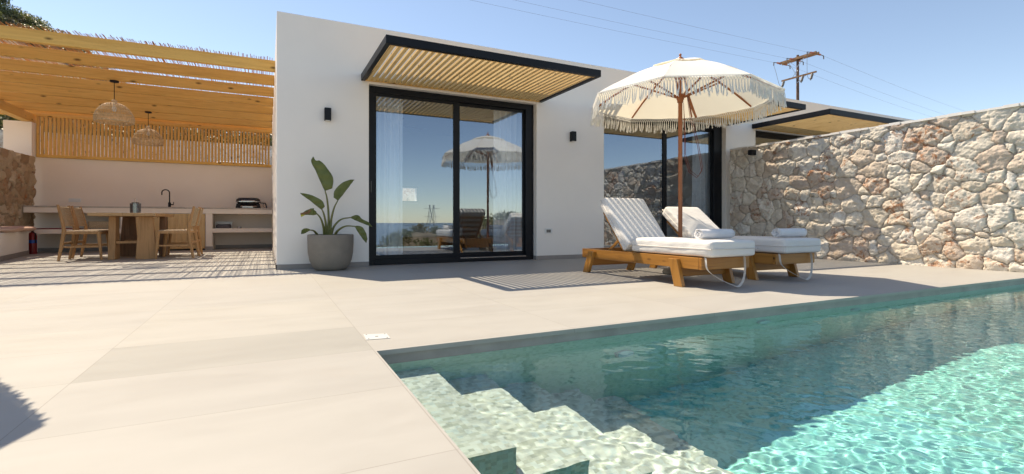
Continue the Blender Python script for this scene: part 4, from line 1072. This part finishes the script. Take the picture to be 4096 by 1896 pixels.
# ------------------------------------------------------------------ loungers
def padded(m, sec_a, sec_b, nu=24, wob=.003, seed=0, crown=.008, quilt=None):
    """box cushion between two matching quads (corner lists), subdivided for soft edges: returns via superellipse loft along x"""
    pass
def cushion_box(name, A, ux, uy, uz, lx, ly, lz, mat, parent, seed=0, piping=True, sub=18):
    """soft box at corner A with unit axes; ux width, uy length, uz thickness"""
    rnd = np.random.default_rng(seed); me = bpy.data.meshes.new(name); bm = bmesh.new()
    nx_, ny_, nz_ = 14, 22, 6
    import itertools
    vd = {}
    def vert(i, j, k):
        key = (i, j, k)
        if key in vd: return vd[key]
        a, b_, c = i / nx_, j / ny_, k / nz_
        x_, y_, z_ = (a - .5) * lx, (b_ - .5) * ly, (c - .5) * lz
        # rounded corners
        rr = .022
        qx, qy, qz = max(abs(x_) - (lx / 2 - rr), 0), max(abs(y_) - (ly / 2 - rr), 0), max(abs(z_) - (lz / 2 - rr), 0)
        l = math.sqrt(qx * qx + qy * qy + qz * qz)
        if l > rr:
            s_ = rr / l
            x_ = math.copysign(lx / 2 - rr + qx * s_, x_) if qx else x_; y_ = math.copysign(ly / 2 - rr + qy * s_, y_) if qy else y_; z_ = math.copysign(lz / 2 - rr + qz * s_, z_) if qz else z_
        puff = .007 * math.cos(PI * (a - .5)) * math.cos(PI * (b_ - .5))
        if k == nz_: z_ += puff
        w = .0035 * math.sin(i * 1.9 + j * .7 + seed) * math.sin(j * 1.3 + k)
        if i in (0, nx_): x_ += w * 1.2 + math.copysign(.004, x_) * math.sin(PI * c)
        if j in (0, ny_): y_ += w
        p = Vector(A) + Vector(ux) * (x_ + lx / 2) + Vector(uy) * (y_ + ly / 2) + Vector(uz) * (z_ + lz / 2)
        vd[key] = bm.verts.new(p); return vd[key]
    for k in (0, nz_):
        for i in range(nx_):
            for j in range(ny_): bm.faces.new([vert(i, j, k), vert(i + 1, j, k), vert(i + 1, j + 1, k), vert(i, j + 1, k)])
    for j in (0, ny_):
        for i in range(nx_):
            for k in range(nz_): bm.faces.new([vert(i, j, k), vert(i + 1, j, k), vert(i + 1, j, k + 1), vert(i, j, k + 1)])
    for i in (0, nx_):
        for j in range(ny_):
            for k in range(nz_): bm.faces.new([vert(i, j, k), vert(i, j + 1, k), vert(i, j + 1, k + 1), vert(i, j, k + 1)])
    bmesh.ops.recalc_face_normals(bm, faces=bm.faces)
    bm.to_mesh(me); bm.free(); me.transform(Matrix.Translation(-origin(parent)))
    me.polygons.foreach_set('use_smooth', [True] * len(me.polygons)); me.materials.append(M[mat])
    o = bpy.data.objects.new(name, me); COL.objects.link(o); o.parent = parent
    sb = o.modifiers.new('sub', 'SUBSURF'); sb.levels = 1; sb.render_levels = 1
    m = MB(); A_, X_, Y_, Z_ = Vector(A), Vector(ux), Vector(uy), Vector(uz)
    for hz_ in (.5,):
        e = .0055; c = [A_ - X_ * e - Y_ * e + Z_ * lz * hz_, A_ + X_ * (lx + e) - Y_ * e + Z_ * lz * hz_, A_ + X_ * (lx + e) + Y_ * (ly + e) + Z_ * lz * hz_, A_ - X_ * e + Y_ * (ly + e) + Z_ * lz * hz_]
        m.tube(c + [c[0]], .0038, 6, False)
    obj('piping', m, 'piping', o, smooth=True)
    return o
def lounger(x0, dy, back_top, label, strap_dx=0, wid=.60, seed=0):
    t = thing('sun_lounger', (x0 + wid / 2, 4.0 + dy, 0), label, 'sun lounger', 'wooden sun loungers beside the pool')
    x1 = x0 + wid; y0, y1 = 3.11 + dy, 4.92 + dy; w = .035
    for xa in (x0, x1 - w):
        m = MB(); m.box(xa, xa + w, y0 + .036, y1 - .036, .168, .272); obj('side_rail', m, 'lounge_wood', t, bevel=.004)
    m = MB(); m.box(x0, x1, y0, y0 + .035, .168, .272); obj('end_rail', m, 'lounge_wood_x', t, bevel=.004)
    m = MB(); m.box(x0, x1, y1 - .035, y1, .168, .272); obj('end_rail', m, 'lounge_wood_x', t, bevel=.004)
    m = MB()
    for k in range(11):
        yy = y0 + .06 + k * .085
        m.box(x0 + w, x1 - w, yy, yy + .06, .252, .270)
    obj('slats', m, 'lounge_wood_x', t)
    for s, xa in ((-1, x0 - .041), (1, x1 + .001)):
        for yt, yb in ((3.415 + dy, 3.345 + dy), (4.69 + dy, 4.80 + dy)):
            m = MB(); hw = .052; xb = xa + .04
            m.hexa([(xa, yb - hw, .001), (xb, yb - hw, .001), (xb, yb + hw, .001), (xa, yb + hw, .001)], [(xa, yt - hw, .25), (xb, yt - hw, .25), (xb, yt + hw, .25), (xa, yt + hw, .25)])
            lg = obj('leg', m, 'lounge_wood_z', t, bevel=.004)
    for ya in (3.375, 4.71):
        m = MB(); m.box(x0, x1, ya + dy, ya + .034 + dy, .085, .166); obj('cross_brace', m, 'lounge_wood_x', t, bevel=.003)
    # cushions
    cushion_box('seat_cushion', (x0 + .015, 3.02 + dy, .276), (1, 0, 0), (0, 1, 0), (0, 0, 1), wid - .03, 1.045, .148, 'cushion', t, seed)
    pv = Vector((0, 4.075 + dy, .35)); tp = Vector((0, back_top[0] + dy, back_top[1])); uy = (tp - pv).normalized(); ux = Vector((1, 0, 0)); uz = uy.cross(ux); uz = -uz if uz.y > 0 else uz
    # uz points to the sitter (towards -y/up)
    th = .133
    cushion_box('back_cushion', tuple(Vector((x0 + .015, 0, 0)) + pv - uz * th), tuple(ux), tuple(uy), tuple(uz), wid - .03, (tp - pv).length, th, 'cushion', t, seed + 3)
    # backrest frame
    bk = MB(); base = pv - uz * (th + .016)
    for xa in (x0 + .06, x1 - .06):
        bk.bar(base + Vector((xa, 0, 0)) - uy * .06, base + uy * .58 + Vector((xa, 0, 0)), .03, .03)
    for k in range(5):
        c = base + uy * (.05 + k * .125); bk.bar(c + Vector((x0 + .04, 0, 0)), c + Vector((x1 - .04, 0, 0)), .05, .014, uz)
    obj('backrest_frame', bk, 'lounge_wood', t, bevel=.003)
    for xa in (x0 + .05, x1 - .05):
        m = MB(); p = base + uy * .17 + Vector((xa, 0, 0)) - uz * .01; m.bar(p, (xa, p.y + .17, .262), .022, .028)
        obj('prop', m, 'lounge_wood', t, bevel=.003)
    # strap
    m = MB(); ys = 3.075 + dy
    pts = spline([(x0 + .03, ys + .02, .274), (x0 + .035, ys, .17), (x0 + .15, ys - .03, .09), (x0 + .30, ys - .045, .03), (x0 + .37, ys - .04, .018), (x0 + .44, ys - .03, .07), (x0 + .50, ys, .17), (x0 + .515, ys + .02, .274)], 5)
    for a, b_ in zip(pts, pts[1:]):
        wv = Vector((0, .010, .004)); m.add([a - wv, b_ - wv, b_ + wv, a + wv], [(0, 1, 2, 3)])
    so = obj('strap', m, 'strap', t, fix=False); md = so.modifiers.new('thick', 'SOLIDIFY'); md.thickness = .0025
    return t
lounger(3.365, 0, (4.515, .872), 'wooden sun lounger with white cushions nearest the camera, striped awning shadow on its backrest', seed=1)
lounger(4.435, .07, (4.62, .79), 'wooden sun lounger with white cushions between the parasol pole and the rubble wall', seed=5)
def towel(x0, x1, y, z, label, seed=0, r=.052):
    m = MB(); n = 110; turns = 3.6; sp = []
    for i in range(n + 1):
        f = i / n; a = f * turns * 2 * PI + 2.6; rr = r * (.16 + .84 * f); sp.append((math.cos(a) * rr * 1.06, math.sin(a) * rr * .96))
    cols = 10
    for c in range(cols + 1):
        x = x0 + (x1 - x0) * c / cols
        for i, (a, b_) in enumerate(sp):
            k = 1 + .02 * math.sin(c * .9 + i * .1); e = (.006 * math.sin(i * .35 + seed)) if c in (0, cols) else 0
            m.v.append((x + e, y + a * k, z + r * .96 + b_ * k))
    for c in range(cols):
        for i in range(n): q = c * (n + 1) + i; m.f.append((q, q + 1, q + n + 2, q + n + 1))
    o = obj('rolled_towel', m, 'towel', smooth=True, fix=False); md = o.modifiers.new('thick', 'SOLIDIFY'); md.thickness = .009; md.offset = -1
    tag(o, label, 'towel', 'rolled towels on the loungers')
towel(3.475, 3.885, 3.25, .430, 'rolled white towel on the lounger nearest the camera')
towel(4.56, 4.985, 3.27, .430, 'rolled white towel on the lounger beside the rubble wall', 3)

# deck cover plate
t = thing('floor_socket_cover', (.49, 2.59, 0), 'small white screwed cover plate in the deck near the pool corner', 'cover plate')
m = MB(); m.prism([(.437, 2.505, .001), (.552, 2.49, .001), (.557, 2.60, .001), (.444, 2.63, .001)], (0, 0, .002)); obj('plate', m, plain('plate_enamel', (.56, .56, .53), .5, 0, .02, 8, 0), t)
m = MB()
for px, py in ((.452, 2.52), (.54, 2.505), (.545, 2.59), (.457, 2.615)): m.lathe([(.004, 0), (.003, .0015)], (px, py, .003), 8)
m.box(.49, .505, 2.55, 2.558, .003, .0045); obj('screw', m, 'grey_plastic', t)

# ------------------------------------------------------------------ utility pole and wires
UX, UY = 45.1, 30.1
t = thing('utility_pole', (UX, UY, 2), 'brown wooden utility pole with two crossarms behind the house', 'utility pole')
m = MB(); m.tube([(UX, UY, 2), (UX, UY, 16.45)], [.17, .115], 14); obj('post', m, 'rust_iron', t, smooth='auto')
m = MB(); m.box(UX - .26, UX - .13, 28.2, 31.8, 16.0, 16.22); obj('crossarm', m, 'arm_timber', t)
m = MB(); m.box(UX + .13, UX + .26, 28.2, 31.8, 16.0, 16.22); obj('crossarm', m, 'arm_timber', t)
m = MB(); m.box(UX - .24, UX - .13, 28.2, 31.6, 14.28, 14.42); obj('crossarm', m, 'arm_timber', t)
m = MB()
for s in (-1, 1):
    m.bar((UX - .14, UY + s * .75, 16.0), (UX - .1, UY, 15.3), .04, .04); m.bar((UX - .16, UY + s * .7 - .2, 14.3), (UX - .1, UY, 13.8 if s < 0 else 15.0), .04, .04)
obj('brace', m, 'steel', t)
wy = [28.35, 30.1 - .0, 31.65]; wy = [28.4, 30.35, 31.7]
for y in wy:
    for s in (-1, 1):
        m = MB(); xx = UX + s * .3
        for k in range(5): m.tube([(xx + s * k * .09, y, 16.08), (xx + s * (k * .09 + .05), y, 16.08)], .085, 10)
        m.tube([(xx, y, 16.08), (xx + s * .5, y, 16.08)], .03, 6); obj('insulator', m, 'porcelain', t)
        m = MB(); m.tube([(xx + s * .5, y, 16.08), (xx + s * .95, y, 16.04)], .035, 6); m.tube([(xx + s * .9, y, 16.04), (xx + s * .92, y, 15.75)], .05, 6); obj('clamp', m, 'grey_plastic', t)
for i, y in enumerate((28.5, 29.4, 31.3)):
    m = MB(); m.tube([(UX - .3, y, 14.2), (UX - .5, y, 13.75)], .11, 10); m.tube([(UX - .5, y, 13.75), (UX - .56, y, 13.6)], .05, 8); m.bar((UX - .4, y, 14.25), (UX - .62, y, 13.75), .03, .03); obj('fuse_cutout', m, 'grey_plastic', t)
    w = MB(); y2 = wy[i]; s = -1
    w.tube(spline([(UX - 1.2, y2, 15.75), (UX - 1.15, (y + y2) / 2, 15.0), (UX - 1.0, y, 13.9), (UX - .56, y, 13.62)], 4), .018, 5); obj('jumper_wire', w, 'wire', t)
names = ['nearest', 'middle', 'farthest']
for i, y in enumerate(wy):
    w = MB(); pts = [(UX - 1.2 - 70 * k / 20, y, 16.04 - .5 * math.sin(PI * k / 20 * .9) + .6 * k / 20) for k in range(21)]; w.tube(pts, .0065, 5)
    tag(obj('power_line', w, 'wire'), ['lowest', 'middle', 'highest'][[2, 1, 0][i]] + ' of the three power lines left of the utility pole', 'power line', 'power lines strung from the utility pole')
    w = MB(); pts = [(UX + 1.2 + 90 * k / 20, y, 16.04 - 3.0 * math.sin(PI * k / 20) - .2 * k / 20) for k in range(21)]; w.tube(pts, .007, 5)
    tag(obj('power_line', w, 'wire'), ['lowest', 'middle', 'highest'][[2, 1, 0][i]] + ' of the three power lines right of the utility pole', 'power line', 'power lines strung from the utility pole')
# far pylon that the glass reflects
t = thing('transmission_tower', (20.2, -52, -6), 'steel lattice tower on the seaward hill, reflected in the glass', 'pylon')
m = MB(); bx_, by_ = 20.2, -52; z0, z1_ = -6, 3.0
lv = [(z0, 1.2), (-3, .8), (0, .5), (z1_, .25)]
for (za, wa), (zb, wb) in zip(lv, lv[1:]):
    for sx in (-1, 1):
        for sy in (-1, 1):
            m.bar((bx_ + sx * wa, by_ + sy * wa, za), (bx_ + sx * wb, by_ + sy * wb, zb), .04, .04)
        m.bar((bx_ + sx * wa, by_ - wa, za), (bx_ + sx * wb, by_ + wb, zb), .02, .02); m.bar((bx_ - sx * wa, by_ + sx * wa, za), (bx_ + sx * wb, by_ + sx * wb, zb), .06, .06)
for zz in (1.4, 2.5): m.bar((bx_ - 1.1, by_, zz), (bx_ + 1.1, by_, zz), .045, .045)
obj('lattice', m, 'steel', t)

# ------------------------------------------------------------------ light, sky, camera
el = math.asin(SUN.z); az = math.atan2(SUN.x, SUN.y)
w = bpy.data.worlds.new('World'); S.world = w; w.use_nodes = True; nt = w.node_tree
bg = nt.nodes['Background']; sky = nt.nodes.new('ShaderNodeTexSky'); sky.sky_type = 'NISHITA'; sky.sun_disc = False
sky.sun_elevation = el; sky.sun_rotation = az; sky.air_density = .8; sky.dust_density = .15; sky.ozone_density = 1.8; sky.altitude = 50
nt.links.new(sky.outputs[0], bg.inputs[0]); bg.inputs[1].default_value = .105
ld = bpy.data.lights.new('sun', 'SUN'); ld.energy = 2.9; ld.angle = math.radians(.45); ld.color = (1.0, .955, .88)
lo = bpy.data.objects.new('sun', ld); COL.objects.link(lo); lo.location = (-5, 12, 20)
lo.rotation_euler = SUN.to_track_quat('Z', 'Y').to_euler()
ld.cycles.is_caustics_light = True

cam = bpy.data.cameras.new('camera'); co = bpy.data.objects.new('camera', cam); COL.objects.link(co); S.camera = co
cam.sensor_width = 36; cam.lens = 1981 / 4096 * 36; cam.clip_end = 100000; cam.clip_start = .02
co.location = (0, 0, .58); co.rotation_euler = (PI / 2, 0, -math.radians(26.3))
cam.shift_y = -(948 - 890) / 4096
S.view_settings.view_transform = 'Standard'; S.view_settings.look = 'None'; S.view_settings.exposure = 1.15; S.view_settings.gamma = 1
S.view_settings.use_white_balance = True; S.view_settings.white_balance_temperature = 7900; S.view_settings.white_balance_tint = 10
S.render.resolution_x = 1024; S.render.resolution_y = 474
c = S.cycles
c.use_denoising = True; c.max_bounces = 12; c.diffuse_bounces = 4; c.glossy_bounces = 6; c.transmission_bounces = 8; c.transparent_max_bounces = 16; c.volume_bounces = 0
c.caustics_refractive = True; c.caustics_reflective = False; c.sample_clamp_indirect = 6; c.blur_glossy = .5
